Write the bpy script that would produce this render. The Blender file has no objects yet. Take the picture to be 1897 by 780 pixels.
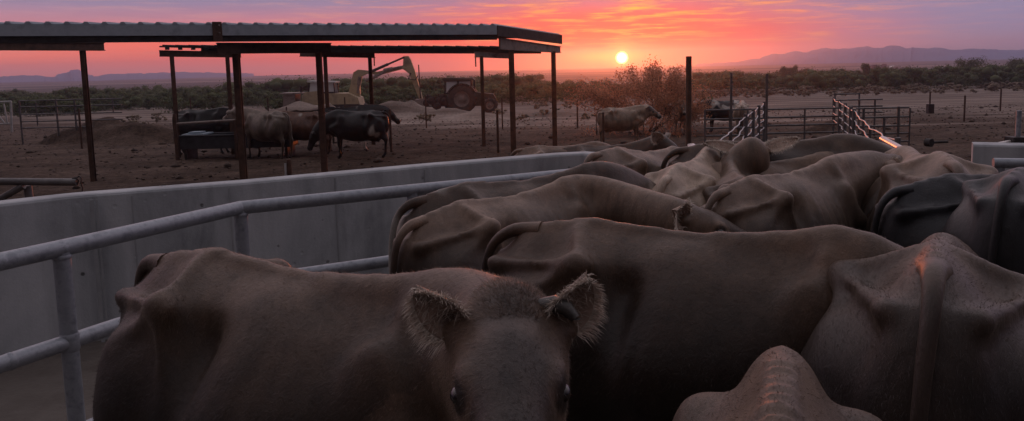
import bpy, bmesh, math, random
import numpy as np
from mathutils import Vector, Matrix, Euler, noise
random.seed(7)
RNG = np.random.default_rng(11)
scn = bpy.context.scene
col = scn.collection
PI = math.pi
R = math.radians

# ------------------------------------------------------------------ camera
FPX, CX, CY = 1450.0, 948.5, 290.0          # focal length and principal point in photograph pixels
CAMZ = 2.8
PITCH = math.atan(167.0/FPX); ROLL = math.atan(0.0238)
_F = Vector((0, math.cos(PITCH), -math.sin(PITCH)))
_U0 = Vector((0, math.sin(PITCH), math.cos(PITCH)))
_X = Vector((1, 0, 0))
_RT = (_X*math.cos(ROLL) - _U0*math.sin(ROLL)).normalized()
_UP = (_X*math.sin(ROLL) + _U0*math.cos(ROLL)).normalized()
CAM = Vector((0, 0, CAMZ))
def ray(px, py):
    return (_F + _RT*((px-CX)/FPX) + _UP*((CY-py)/FPX))
def at_z(px, py, z):
    d = ray(px, py); return CAM + d*((z-CAMZ)/d.z)
def at_y(px, py, y):
    d = ray(px, py); return CAM + d*(y/d.y)
def proj(p):
    v = Vector(p)-CAM; k = v.dot(_F)
    return (CX+FPX*v.dot(_RT)/k, CY-FPX*v.dot(_UP)/k)

cam_d = bpy.data.cameras.new('camera'); cam = bpy.data.objects.new('camera', cam_d); col.objects.link(cam)
cam_d.sensor_width = 36; cam_d.lens = FPX/1897*36; cam_d.shift_y = -(390-CY)/1897; cam_d.shift_x = 0
cam_d.clip_end = 30000; cam_d.clip_start = .05
m = Matrix.Identity(4)
for i in range(3):
    m[i][0] = _RT[i]; m[i][1] = _UP[i]; m[i][2] = -_F[i]; m[i][3] = CAM[i]
cam.matrix_world = m
scn.camera = cam

# ------------------------------------------------------------------ terrain height
def sm(a, b, x):
    t = min(1, max(0, (x-a)/(b-a))); return t*t*(3-2*t)
def ground_z(x, y):
    d = y
    if d < 24: z = 0.0
    elif d < 72: z = -(d-24)*.025
    elif d < 160: z = -1.2-(d-72)*.022
    elif d < 500: z = -3.14-(d-160)*.006
    else: z = -5.18
    return z
def on_ground(px, py, it=30):
    """the point of the sloping ground seen at a pixel"""
    z = 0.0
    for _ in range(it):
        p = at_z(px, py, z); z = .5*z+.5*ground_z(p.x, p.y)
    return Vector((p.x, p.y, ground_z(p.x, p.y)))

# ------------------------------------------------------------------ objects and tags
def tag(o, label=None, cat=None, group=None, kind=None):
    if label: o['label'] = label
    if cat: o['category'] = cat
    if group: o['group'] = group
    if kind: o['kind'] = kind
    return o
def empty(name, loc=(0, 0, 0), rz=0, **k):
    o = bpy.data.objects.new(name, None); col.objects.link(o)
    o.location = loc; o.rotation_euler = (0, 0, rz); o.empty_display_size = .2
    return tag(o, **k)
def mesh_obj(name, verts, faces, mat=None, parent=None, smooth=False, mats=None, midx=None):
    me = bpy.data.meshes.new(name); me.from_pydata([tuple(v) for v in verts], [], [tuple(f) for f in faces])
    if mat: me.materials.append(mat)
    for mm in (mats or []): me.materials.append(mm)
    if midx is not None: me.polygons.foreach_set('material_index', midx)
    if smooth: me.polygons.foreach_set('use_smooth', [True]*len(me.polygons))
    me.update()
    o = bpy.data.objects.new(name, me); col.objects.link(o)
    if parent: o.parent = parent
    return o
def kidsof(o): return [c for c in o.children]
def copy_tree(o, parent=None):
    c = o.copy(); col.objects.link(c); c.parent = parent
    for ch in kidsof(o): copy_tree(ch, c)
    return c

class MB:
    """collects shapes into one mesh"""
    def __init__(s): s.v = []; s.f = []; s.sm = []
    def add(s, vs, fs, smooth=False):
        n = len(s.v); s.v += [Vector(v) for v in vs]
        s.f += [tuple(i+n for i in f) for f in fs]; s.sm += [smooth]*len(fs); return s
    def box(s, c, size, rot=None, bev=0.0):
        bm = bmesh.new(); bmesh.ops.create_cube(bm, size=1)
        for v in bm.verts: v.co = Vector((v.co.x*size[0], v.co.y*size[1], v.co.z*size[2]))
        if bev > 0: bmesh.ops.bevel(bm, geom=bm.edges[:], offset=bev, segments=2, affect='EDGES', profile=.6)
        M = Matrix.Translation(Vector(c)) @ ((rot if isinstance(rot, Matrix) else Euler(rot).to_matrix()).to_4x4() if rot is not None else Matrix.Identity(4))
        bm.verts.index_update()
        s.add([M @ v.co for v in bm.verts], [[v.index for v in f.verts] for f in bm.faces]); bm.free(); return s
    def beam(s, a, b, w, h, up=(0, 0, 1), bev=0.0):
        a = Vector(a); b = Vector(b); d = (b-a); L = d.length; x = d/L
        u = Vector(up); y = u.cross(x)
        if y.length < 1e-4: y = Vector((0, 1, 0)).cross(x)
        y.normalize(); z = x.cross(y)
        Rm = Matrix((x, y, z)).transposed()
        return s.box((a+b)/2, (L, w, h), Rm, bev)
    def tube(s, pts, r, n=10, caps=True, radii=None):
        pts = [Vector(p) for p in pts]; vs = []; fs = []
        prev = None
        for i, p in enumerate(pts):
            if i == 0: d = pts[1]-p
            elif i == len(pts)-1: d = p-pts[i-1]
            else: d = (pts[i+1]-p).normalized()+(p-pts[i-1]).normalized()
            d.normalize()
            if prev is None:
                u = Vector((0, 0, 1)) if abs(d.z) < .95 else Vector((1, 0, 0)); a = d.cross(u).normalized()
            else:
                a = (prev-d*prev.dot(d)).normalized()
            prev = a; b = d.cross(a)
            rr = radii[i] if radii else r
            for k in range(n):
                t = 2*PI*k/n; vs.append(p+a*(math.cos(t)*rr)+b*(math.sin(t)*rr))
        for i in range(len(pts)-1):
            for k in range(n):
                k2 = (k+1) % n; fs.append((i*n+k, i*n+k2, (i+1)*n+k2, (i+1)*n+k))
        s.add(vs, fs, True)
        if caps:
            m_ = len(pts)-1
            s.add([vs[k] for k in range(n)], [tuple(reversed(range(n)))]); s.add([vs[m_*n+k] for k in range(n)], [tuple(range(n))])
        return s
    def lathe(s, c, prof, n=24, axis='z'):
        vs = []; fs = []
        for (r, h) in prof:
            for k in range(n):
                t = 2*PI*k/n
                p = Vector((r*math.cos(t), r*math.sin(t), h))
                if axis == 'y': p = Vector((p.x, p.z, p.y))
                if axis == 'x': p = Vector((p.z, p.x, p.y))
                vs.append(Vector(c)+p)
        for i in range(len(prof)-1):
            for k in range(n):
                k2 = (k+1) % n; fs.append((i*n+k, i*n+k2, (i+1)*n+k2, (i+1)*n+k))
        return s.add(vs, fs, True)
    def prism(s, outline, y0, y1):
        """outline in (x,z), extruded along y"""
        n = len(outline)
        vs = [Vector((x, y0, z)) for x, z in outline]+[Vector((x, y1, z)) for x, z in outline]
        fs = [tuple(range(n)), tuple(reversed(range(n, 2*n)))]+[(i, i+n, (i+1) % n+n, (i+1) % n) for i in range(n)]
        return s.add(vs, fs)
    def build(s, name, mat, parent=None, origin=None):
        o = Vector(origin) if origin is not None else Vector((0, 0, 0))
        ob = mesh_obj(name, [v-o for v in s.v], s.f, mat, parent)
        ob.data.polygons.foreach_set('use_smooth', s.sm); ob.location = o
        return ob

# ------------------------------------------------------------------ materials
def newmat(name):
    mt = bpy.data.materials.new(name); mt.use_nodes = True
    nt = mt.node_tree; b = nt.nodes['Principled BSDF']; return mt, nt, b
def N(nt, t, **k):
    n = nt.nodes.new(t)
    for a, v in k.items():
        if hasattr(n, a): setattr(n, a, v)
    return n
def ramp(nt, fac, stops):
    r = nt.nodes.new('ShaderNodeValToRGB'); e = r.color_ramp.elements
    while len(e) < len(stops): e.new(.5)
    for i, (p, c) in enumerate(stops):
        e[i].position = p; e[i].color = (*c, 1) if len(c) == 3 else c
    nt.links.new(fac, r.inputs[0]); return r
def noise_n(nt, vec, scale, detail=5, rough=.55, dist=0):
    n = nt.nodes.new('ShaderNodeTexNoise'); n.inputs['Scale'].default_value = scale
    n.inputs['Detail'].default_value = detail; n.inputs['Roughness'].default_value = rough; n.inputs['Distortion'].default_value = dist
    if vec is not None: nt.links.new(vec, n.inputs['Vector'])
    return n
def tex_mat(name, c1, c2, scale=4, rough=.8, metal=0, bump=.1, bscale=30, stretch=(1, 1, 1), c3=None, spec=.3, bdist=.01, detail=6, geo=False):
    """two or three colour noise with bump, in object (or world) space"""
    mt, nt, b = newmat(name)
    if geo: src = N(nt, 'ShaderNodeNewGeometry').outputs['Position']
    else: src = N(nt, 'ShaderNodeTexCoord').outputs['Object']
    mp = N(nt, 'ShaderNodeMapping'); mp.inputs['Scale'].default_value = stretch; nt.links.new(src, mp.inputs[0])
    n1 = noise_n(nt, mp.outputs[0], scale, detail, .6)
    st = [(.3, c1), (.7, c2)] if c3 is None else [(.25, c1), (.5, c2), (.75, c3)]
    rp = ramp(nt, n1.outputs[0], st); nt.links.new(rp.outputs[0], b.inputs['Base Color'])
    n2 = noise_n(nt, mp.outputs[0], bscale, 5, .6)
    bp = N(nt, 'ShaderNodeBump'); bp.inputs['Strength'].default_value = bump; bp.inputs['Distance'].default_value = bdist
    nt.links.new(n2.outputs[0], bp.inputs['Height']); nt.links.new(bp.outputs[0], b.inputs['Normal'])
    rr = N(nt, 'ShaderNodeMapRange'); rr.inputs[3].default_value = max(0, rough-.12); rr.inputs[4].default_value = min(1, rough+.12)
    nt.links.new(n2.outputs[0], rr.inputs[0]); nt.links.new(rr.outputs[0], b.inputs['Roughness'])
    b.inputs['Metallic'].default_value = metal; b.inputs['Specular IOR Level'].default_value = spec
    return mt
# ------------------------------------------------------------------ cattle: one continuous surface grown from a distance field
def surface_net(F, lo, h):
    S = F < 0
    nx, ny, nz = F.shape
    cx = (slice(0, nx-1), slice(1, nx)); cy = (slice(0, ny-1), slice(1, ny)); cz = (slice(0, nz-1), slice(1, nz))
    cnt = np.zeros((nx-1, ny-1, nz-1), np.int8)
    for a in (0, 1):
        for b in (0, 1):
            for c in (0, 1): cnt += S[cx[a], cy[b], cz[c]]
    act = (cnt > 0) & (cnt < 8)
    idx = -np.ones(act.shape, np.int64); I = np.argwhere(act); idx[act] = np.arange(len(I))
    acc = np.zeros((len(I), 3)); wn = np.zeros(len(I))
    corners = [(a, b, c) for a in (0, 1) for b in (0, 1) for c in (0, 1)]
    val = {c: F[I[:, 0]+c[0], I[:, 1]+c[1], I[:, 2]+c[2]] for c in corners}
    for c0 in corners:
        for ax in range(3):
            if c0[ax] == 0:
                c1 = list(c0); c1[ax] = 1; c1 = tuple(c1)
                f0, f1 = val[c0], val[c1]; mk = (f0 < 0) != (f1 < 0)
                t = np.where(mk, f0/np.where(mk, f0-f1, 1), 0)
                p = np.tile(np.array(c0, float), (len(I), 1)); p[:, ax] += t
                acc[mk] += p[mk]; wn[mk] += 1
    V = (I+acc/wn[:, None])*h+lo
    quads = []
    for ax in range(3):
        s0 = [slice(None)]*3; s1 = [slice(None)]*3; s0[ax] = slice(0, -1); s1[ax] = slice(1, None)
        A = S[tuple(s0)]; B = S[tuple(s1)]
        E = np.argwhere(A != B); o1, o2 = [(1, 2), (2, 0), (0, 1)][ax]
        ok = (E[:, o1] > 0) & (E[:, o2] > 0) & (E[:, o1] < F.shape[o1]-1) & (E[:, o2] < F.shape[o2]-1); E = E[ok]
        def g(d1, d2):
            q = E.copy(); q[:, o1] -= d1; q[:, o2] -= d2; return idx[q[:, 0], q[:, 1], q[:, 2]]
        Q = np.stack([g(1, 1), g(0, 1), g(0, 0), g(1, 0)], 1)
        flip = ~A[E[:, 0], E[:, 1], E[:, 2]]; Q[flip] = Q[flip][:, ::-1]; quads.append(Q)
    return V, np.concatenate(quads)

# torso cross sections, right half, from the spine down to the belly: station x -> [(half width, height), ...]
TORSO = {
    -.84: [(0, 1.26), (.05, 1.235), (.095, 1.18), (.125, 1.08), (.15, .95), (.13, .80), (0, .74)],
    -.72: [(0, 1.36), (.05, 1.315), (.11, 1.245), (.175, 1.13), (.225, .97), (.20, .78), (.09, .66), (0, .64)],
    -.56: [(0, 1.395), (.05, 1.355), (.12, 1.290), (.215, 1.19), (.295, 1.00), (.285, .80), (.14, .62), (0, .58)],
    -.40: [(0, 1.41), (.05, 1.375), (.14, 1.322), (.238, 1.265), (.268, 1.12), (.32, .93), (.30, .72), (.14, .56), (0, .53)],
    -.24: [(0, 1.395), (.04, 1.365), (.12, 1.318), (.175, 1.265), (.205, 1.15), (.33, .96), (.34, .78), (.20, .55), (0, .50)],
    -.08: [(0, 1.375), (.04, 1.365), (.12, 1.33), (.19, 1.27), (.30, 1.12), (.385, .92), (.36, .72), (.20, .53), (0, .48)],
    .12: [(0, 1.375), (.035, 1.365), (.10, 1.325), (.20, 1.23), (.315, 1.05), (.36, .88), (.32, .70), (.17, .53), (0, .49)],
    .32: [(0, 1.395), (.03, 1.38), (.07, 1.34), (.155, 1.24), (.255, 1.08), (.295, .90), (.25, .70), (.14, .56), (0, .53)],
    .50: [(0, 1.425), (.03, 1.405), (.055, 1.36), (.125, 1.25), (.205, 1.08), (.235, .90), (.20, .72), (.11, .61), (0, .58)],
    .66: [(0, 1.38), (.03, 1.36), (.055, 1.31), (.11, 1.20), (.17, 1.05), (.19, .90), (.15, .76), (.08, .67), (0, .65)],
    .80: [(0, 1.22), (.03, 1.20), (.06, 1.16), (.09, 1.08), (.12, .98), (.12, .88), (.09, .80), (.05, .76), (0, .75)],
}
NTH = 181
def _build_table():
    xs = np.array(sorted(TORSO)); th = np.linspace(0, PI, NTH)
    Rt = []; Zc = []
    for x in xs:
        P = np.array(TORSO[x]); zc = P[0, 1]*.42+P[-1, 1]*.58
        a = np.arctan2(P[:, 0], P[:, 1]-zc); r = np.hypot(P[:, 0], P[:, 1]-zc)
        # interpolate in cartesian space along the outline for rounder curves
        t = np.linspace(0, 1, len(P)); tt = np.linspace(0, 1, 400)
        def cr(v):
            out = np.empty_like(tt); seg = np.minimum((tt*(len(v)-1)).astype(int), len(v)-2); u = tt*(len(v)-1)-seg
            vp = np.concatenate([[2*v[0]-v[1]], v, [2*v[-1]-v[-2]]])
            p0, p1, p2, p3 = vp[seg], vp[seg+1], vp[seg+2], vp[seg+3]
            return .5*((2*p1)+(-p0+p2)*u+(2*p0-5*p1+4*p2-p3)*u*u+(-p0+3*p1-3*p2+p3)*u**3)
        yy = np.maximum(cr(P[:, 0]), 0); zz = cr(P[:, 1])
        aa = np.arctan2(yy, zz-zc); rr = np.hypot(yy, zz-zc); o = np.argsort(aa)
        Rt.append(np.interp(th, aa[o], rr[o])); Zc.append(zc)
    Rt = np.array(Rt); Zc = np.array(Zc)
    X = np.linspace(xs[0], xs[-1], 220)
    def pch(v):          # monotone-ish cubic hermite over stations
        d = np.gradient(v, xs, axis=0); i = np.clip(np.searchsorted(xs, X)-1, 0, len(xs)-2)
        hh = xs[i+1]-xs[i]; u = (X-xs[i])/hh
        if v.ndim > 1: hh = hh[:, None]; u = u[:, None]
        return (2*u**3-3*u**2+1)*v[i]+(u**3-2*u**2+u)*hh*d[i]+(-2*u**3+3*u**2)*v[i+1]+(u**3-u**2)*hh*d[i+1]
    return X, pch(Rt), pch(Zc)
TX, TR, TZ = _build_table()

def smin(a, b, k):
    hh = np.maximum(k-np.abs(a-b), 0)/k
    return np.minimum(a, b)-hh*hh*k*.25

class Field:
    def __init__(s, lo, hi, h):
        s.lo = np.array(lo, float); s.h = h; n = np.ceil((np.array(hi)-s.lo)/h).astype(int)+1; s.n = n
        s.ax = [s.lo[i]+h*np.arange(n[i]) for i in range(3)]
        s.F = np.full(tuple(n), 1.0, np.float32)
    def win(s, lo, hi):
        a = np.clip(np.floor((np.array(lo)-s.lo)/s.h).astype(int), 0, s.n); b = np.clip(np.ceil((np.array(hi)-s.lo)/s.h).astype(int)+1, 0, s.n)
        sl = tuple(slice(a[i], b[i]) for i in range(3))
        if any(b[i] <= a[i] for i in range(3)): return None, None
        G = np.meshgrid(*[s.ax[i][a[i]:b[i]] for i in range(3)], indexing='ij'); return sl, G
    def cap(s, a, b, r1, r2, k=.05, sub=False, flat=None):
        a = np.array(a, float); b = np.array(b, float); m_ = max(r1, r2)+k+.03
        sl, G = s.win(np.minimum(a, b)-m_, np.maximum(a, b)+m_)
        if sl is None: return
        d = b-a; L2 = max((d*d).sum(), 1e-9)
        t = np.clip(((G[0]-a[0])*d[0]+(G[1]-a[1])*d[1]+(G[2]-a[2])*d[2])/L2, 0, 1)
        D = np.sqrt((G[0]-a[0]-t*d[0])**2+(G[1]-a[1]-t*d[1])**2+(G[2]-a[2]-t*d[2])**2)-(r1+(r2-r1)*t)
        s.put(sl, D, k, sub)
    def ell(s, c, r, k=.05, M=None, sub=False):
        c = np.array(c, float); r = np.array(r, float); m_ = r.max()+k+.02
        sl, G = s.win(c-m_, c+m_)
        if sl is None: return
        q = [G[i]-c[i] for i in range(3)]
        if M is not None: q = [M[i][0]*q[0]+M[i][1]*q[1]+M[i][2]*q[2] for i in range(3)]   # rows of M = axes
        k0 = np.sqrt(sum((q[i]/r[i])**2 for i in range(3))); k1 = np.sqrt(sum((q[i]/r[i]**2)**2 for i in range(3)))+1e-6
        s.put(sl, k0*(k0-1)/k1, k, sub)
    def put(s, sl, D, k, sub=False):
        if sub: s.F[sl] = -smin(-s.F[sl], D, k)
        else: s.F[sl] = smin(s.F[sl], D, k)

def bez(p0, p1, p2, p3, t):
    return p0*(1-t)**3+p1*3*t*(1-t)**2+p2*3*t*t*(1-t)+p3*t**3

def cow_mesh(head_at=(1.35, 0, 1.45), head_dir=(.8, 0, -.45), head_up=(0, 0, 1), h=.022, tail=None, thin=1.0, horn=False,
             ear=(0.0, 0.0), switch=True, bend=0.0, fat=1.0, udder=True, neck_r=1.0, withers=0.0, neck_dir=None, seed=0, ears=True, earlen=.225, dip=0.0, knobs=0, ribs=1.0, sharp=False, earw=1.0):
    """cow about 1.42 m at the withers, facing +x, hooves at z=0.  returns verts, faces, material index, head frame"""
    V3 = lambda v: np.array(v, float)
    HA = V3(head_at); hd = V3(head_dir); hd /= np.linalg.norm(hd); up = V3(head_up); up -= hd*up.dot(hd); up /= np.linalg.norm(up); sd = np.cross(up, hd)
    hp = lambda f, s_, u: HA+hd*f+sd*s_+up*u
    pts = [hp(.55, 0, 0), hp(-.15, 0, .1), hp(.2, .25, 0), hp(.2, -.25, 0)]
    lo = np.minimum(np.min(pts, 0)-.15, [-1.02, -.48, -.03]); hi = np.maximum(np.max(pts, 0)+.15, [1.0, .48, 1.55])
    fd = Field(lo, hi, h)
    # torso
    sl, (X, Y, Z) = fd.win([-.98, -.5, .35], [.98, .5, 1.5])
    xc = np.clip(X, TX[0], TX[-1]); ix = (xc-TX[0])/(TX[-1]-TX[0])*(len(TX)-1); i0 = np.clip(ix.astype(int), 0, len(TX)-2); u = ix-i0
    zc = TZ[i0]*(1-u)+TZ[i0+1]*u
    ay = np.sqrt(Y*Y+1e-6)
    th = np.arctan2(ay, Z-zc); rho = np.hypot(ay, Z-zc); jt = th/PI*(NTH-1); j0 = np.clip(jt.astype(int), 0, NTH-2); w = jt-j0
    r = (TR[i0, j0]*(1-u)+TR[i0+1, j0]*u)*(1-w)+(TR[i0, j0+1]*(1-u)+TR[i0+1, j0+1]*u)*w
    # ends round off
    e1 = np.clip((TX[0]-X)/.085, 0, 1); e2 = np.clip((X-TX[-1])/.11, 0, 1)
    r = r*np.sqrt(np.maximum(1-np.maximum(e1, e2)**2, 1e-4))
    side = np.clip((th-.25)/.5, 0, 1)*np.clip((2.3-th)/.5, 0, 1)
    belly = np.clip((th-1.0)/.6, 0, 1)
    # ribs slant backwards going down
    xr = X+(1.2-Z)*.18
    rw = np.clip((xr+.28)/.12, 0, 1)*np.clip((.42-xr)/.12, 0, 1)*side
    r = r+.0050*thin*ribs*np.sin(2*PI*xr/.085)*rw
    # flank hollow in front of the hooks and hollow between hook and pin
    thin0 = thin; thin = thin*.72
    fl = np.exp(-((X+.25)/.10)**2-((Z-1.20)/.085)**2); r = r-.030*thin*fl
    xe = -.13-(1.28-Z)*.16; rb_ = np.clip((1.28-Z)/.08, 0, 1)*np.clip((Z-.78)/.2, 0, 1); r = r+thin*rb_*(.016*np.exp(-((X-xe)/.028)**2)-.020*np.exp(-((X-xe+.075)/.05)**2))
    r = r-.022*thin*np.exp(-((X+.60)/.10)**2-((Z-1.29)/.05)**2-((ay-.14)/.06)**2)
    r = r-.016*thin*np.exp(-((X-.22)/.10)**2-((ay-.10)/.05)**2)*(Z > 1.1)
    r = r+.006*thin*np.sin(X*55+seed)*np.exp(-(ay/.035)**2)*(Z > 1.2)*np.clip((X+.75)/.2, 0, 1)*np.clip((.6-X)/.2, 0, 1)
    thin = thin0
    rs = r*(1+(fat-1)*belly)
    out = np.maximum(e1, e2)
    D = (rho-rs)*.85+np.where(X < TX[0]-.085, (TX[0]-.085-X), 0)+np.where(X > TX[-1]+.11, X-TX[-1]-.11, 0)
    fd.F[sl] = D
    for s_ in (-1, 1):
        fd.ell((-.395, s_*.248, 1.278), (.055, .020, .028), .065)                      # hook bones
        fd.cap((-.40, s_*.235, 1.295), (-.46, s_*.05, 1.368), .014, .020, .06)
        fd.cap((-.395, s_*.252, 1.26), (-.33, s_*.285, .98), .014, .014, .05)
        fd.ell((-.84, s_*.098, 1.21), (.030, .014, .022), .06)                       # pin bones
        fd.cap((-.42, s_*.245, 1.275), (-.64, s_*.225, 1.12), .013, .018, .055)          # hook to thurl
        fd.cap((-.42, s_*.240, 1.285), (-.84, s_*.105, 1.215), .012, .016, .05)
        fd.cap((.485, s_*(.14 if sharp else .082), 1.26 if sharp else 1.345), (.56, s_*.205, .98), .026, .045, .06)            # shoulder blade and its spine
        fd.cap((.56, s_*.20, .98), (.74, s_*.175, .90), .07, .06, .08)
        fd.ell((.44, s_*.17, 1.10), (.10, .05, .18), .08)
        # foreleg
        jx = .02*math.sin(seed*1.7+s_)
        fd.cap((.70, s_*.17, .90), (.52, s_*.18, .76), .085, .085, .09)
        fd.cap((.52, s_*.18, .78), (.56+jx, s_*.165, .44), .082, .048, .06)
        fd.ell((.565+jx, s_*.165, .42), (.05, .045, .06), .03)
        fd.cap((.56+jx, s_*.165, .42), (.55+jx*2, s_*.16, .14), .040, .032, .02)
        fd.ell((.555+jx*2, s_*.16, .13), (.04, .04, .045), .02)
        fd.cap((.56+jx*2, s_*.16, .11), (.60+jx*2, s_*.16, .045), .036, .052, .015)
        # hind leg
        kx = .03*math.sin(seed*2.3+s_*2)
        fd.cap((-.64, s_*.15, 1.00), (-.62, s_*.18, .80), .145, .13, .12)
        fd.cap((-.60, s_*.20, .88), (-.44, s_*.20, .72), .13, .10, .10)
        fd.cap((-.58, s_*.19, .76), (-.80+kx, s_*.17, .53), .105, .050, .05)
        fd.cap((-.72, s_*.17, .90), (-.83+kx, s_*.17, .56), .07, .026, .06)
        fd.ell((-.81+kx, s_*.17, .52), (.055, .045, .06), .03)
        fd.cap((-.80+kx, s_*.17, .52), (-.77+kx, s_*.165, .15), .046, .034, .02)
        fd.ell((-.765+kx, s_*.165, .14), (.042, .042, .048), .02)
        fd.cap((-.76+kx, s_*.165, .12), (-.71+kx, s_*.165, .045), .038, .052, .015)
    if udder:
        fd.ell((-.50, 0, .62), (.20, .17, .16), .06)
        for s_ in (-1, 1):
            fd.cap((-.42, s_*.08, .50), (-.42, s_*.085, .43), .022, .016, .02); fd.cap((-.60, s_*.07, .50), (-.60, s_*.075, .43), .022, .016, .02)
    fd.ell((.72, 0, .78), (.12, .08, .12), .09)                                       # brisket
    # spine ridge and withers
    fd.cap((-.74, 0, 1.335), (-.42, 0, 1.395), .018, .017, .035)
    fd.cap((-.42, 0, 1.39), (.10, 0, 1.366), .016, .015, .03)
    fd.cap((.10, 0, 1.355), (.50, 0, 1.395+withers), .024, .035, .06)
    if sharp: fd.cap((.10, 0, 1.375), (.40, 0, 1.405), .014, .016, .05)
    for k_ in range(knobs):
        xk = .36-k_*.055; fd.ell((xk, 0, 1.418-.10*max(0, .36-xk)), (.017, .034, .020), .012)
    # neck
    hk = hp(-.06, 0, -.02)
    c0, c3 = V3((.52, 0, 1.36+withers)), hp(-.09, 0, .028)
    L = np.linalg.norm(c3-c0)
    c1 = c0+V3((.40*L, 0, .05-dip)); ND = hd if neck_dir is None else V3(neck_dir)/np.linalg.norm(neck_dir); c2 = c3-ND*.28*L*.6-V3((0, 0, .03+dip))
    t0, t3 = V3((.66, 0, .98)), hp(.06, 0, -.14)
    Lt = np.linalg.norm(t3-t0); t1 = t0+V3((.35*Lt, 0, .02)); t2 = t3-ND*.25*Lt-(up*.05 if neck_dir is None else 0)
    n = 9
    for i in range(n):
        a, b = i/n, (i+1)/n
        A, B = bez(c0, c1, c2, c3, a), bez(c0, c1, c2, c3, b); C, E = bez(t0, t1, t2, t3, a), bez(t0, t1, t2, t3, b)
        rc = lambda t: (.055+.0*t)*neck_r
        rt = lambda t: (.13-.045*t)*neck_r
        rm = lambda t: (.135-.03*t)*neck_r
        fd.cap(A, B, rc(a), rc(b), .09); fd.cap(C, E, rt(a)*.85, rt(b)*.9, .10)
        fd.cap(A*.55+C*.45, B*.55+E*.45, rm(a), rm(b), .10)
        if i % 1 == 0: fd.cap(C-V3((0, 0, .10*(1-a))), E-V3((0, 0, .10*(1-b))), .035, .03, .08)  # dewlap
    # head
    M = np.array([hd, sd, up])
    fd.ell(hp(.02, 0, -.025), (.14, .115, .115), .05, M)
    fd.ell(hp(-.045, 0, .034), (.07, .088, .050), .05, M)                             # poll
    fd.ell(hp(.12, 0, .006), (.13, .112, .072), .05, M)                              # forehead
    fd.cap(hp(.10, 0, .01), hp(.42, 0, -.03), .085, .066, .05)
    fd.cap(hp(.14, 0, -.10), hp(.42, 0, -.085), .062, .045, .05)                     # jaw
    fd.ell(hp(.06, 0, -.13), (.11, .075, .07), .05, M)
    fd.ell(hp(.455, 0, -.05), (.075, .088, .068), .05, M)                            # muzzle
    fd.ell(hp(.455, 0, -.105), (.055, .062, .035), .03, M)
    for s_ in (-1, 1):
        fd.ell(hp(.150, s_*.092, .030), (.045, .026, .032), .03, M)                  # brow
        fd.ell(hp(.170, s_*.118, .004), (.034, .018, .026), .02, M, sub=True)       # socket
        fd.ell(hp(.170, s_*.100, .002), (.034, .020, .029), .012, M)                # lids
        fd.ell(hp(.16, s_*.085, -.075), (.09, .028, .045), .05, M)                   # cheek
        fd.cap(hp(-.045, s_*.095, .005), hp(-.06, s_*.135, .0), .036, .028, .03)     # ear root
        fd.ell(hp(.525, s_*.040, -.030), (.016, .013, .018), .012, M, sub=True)      # nostril
    V, Q = surface_net(fd.F, fd.lo, h)
    # relax
    for it in range(2):
        acc = np.zeros_like(V); cn = np.zeros(len(V))
        for a in range(4):
            b = (a+1) % 4
            np.add.at(acc, Q[:, a], V[Q[:, b]]); np.add.at(cn, Q[:, a], 1); np.add.at(acc, Q[:, b], V[Q[:, a]]); np.add.at(cn, Q[:, b], 1)
        V = V*.5+.5*acc/np.maximum(cn, 1)[:, None]
    vs = [V]; fs = [list(map(tuple, Q))]; off = len(V)
    # material: 0 coat, 1 dark skin (muzzle, hooves), 2 eye, 3 inner ear, 4 horn
    cen = V[Q].mean(1); mi = np.zeros(len(Q), int)
    mi[cen[:, 2] < .062] = 1
    rel = cen-HA; f_ = rel@hd; s2 = rel@sd; u2 = rel@up
    mi[(f_ > .475) & (np.abs(s2) < .12) & (np.abs(u2+.05) < .13)] = 1
    mats = list(mi)
    def add(v, f, m_):
        nonlocal off
        vs.append(np.array(v, float)); fs.append([tuple(i+off for i in q) for q in f]); mats.extend([m_]*len(f)); off += len(v)
    # eyes
    for s_ in (-1, 1):
        cc = hp(.173, s_*.102, .004); vv = []; ff = []
        for i in range(9):
            ph = PI*i/8
            for j in range(14):
                a = 2*PI*j/14; vv.append(cc+M.T@np.array([math.sin(ph)*math.cos(a)*.026, s_*math.cos(ph)*.024, math.sin(ph)*math.sin(a)*.021]))
        for i in range(8):
            for j in range(14): ff.append((i*14+j, i*14+(j+1) % 14, (i+1)*14+(j+1) % 14, (i+1)*14+j))
        add(vv, ff, 2)
    # ears
    EARS = []
    if ears:
        for s_ in (-1, 1):
            lift, back, opening = (tuple(ear if not isinstance(ear[0], tuple) else ear[0 if s_ < 0 else 1])+(0,))[:3]
            root = hp(-.05, s_*.115, .0)
            ax = sd*s_*math.cos(lift)*math.cos(back)+up*math.sin(lift)-hd*math.sin(back)*math.cos(lift); ax /= np.linalg.norm(ax)
            opn = (hd*math.cos(back)+sd*s_*math.sin(back)-up*.12)*math.cos(opening)+up*math.sin(opening); opn -= ax*opn.dot(ax); opn /= np.linalg.norm(opn)   # the hollow faces forward
            wd = np.cross(ax, opn); nl, nw = 14, 11; vv = []; ff = []
            for layer in (0, 1):
                for i in range(nl+1):
                    t = i/nl; w_ = earw*.072*(earlen/.2)*(math.sin(PI*min(1, (t*.93+.07))**.85)**.75)*(1-.12*t)+.004
                    for j in range(nw):
                        q = (j/(nw-1)-.5)*2; cup = (.050*(1-t*.55))*(1-q*q)
                        pos = root+ax*(t*earlen*(1-.05*q*q))+wd*(q*w_)-opn*(cup-.012)-ax*.0+up*(-.02*t*t)
                        if layer == 1: pos = pos-opn*(.007*(1-q*q*.6)+.003)
                        vv.append(pos)
            sz = (nl+1)*nw
            for i in range(nl):
                for j in range(nw-1):
                    a = i*nw+j
                    ff.append((a, a+1, a+nw+1, a+nw)); ff.append((sz+a, sz+a+nw, sz+a+nw+1, sz+a+1))
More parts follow.
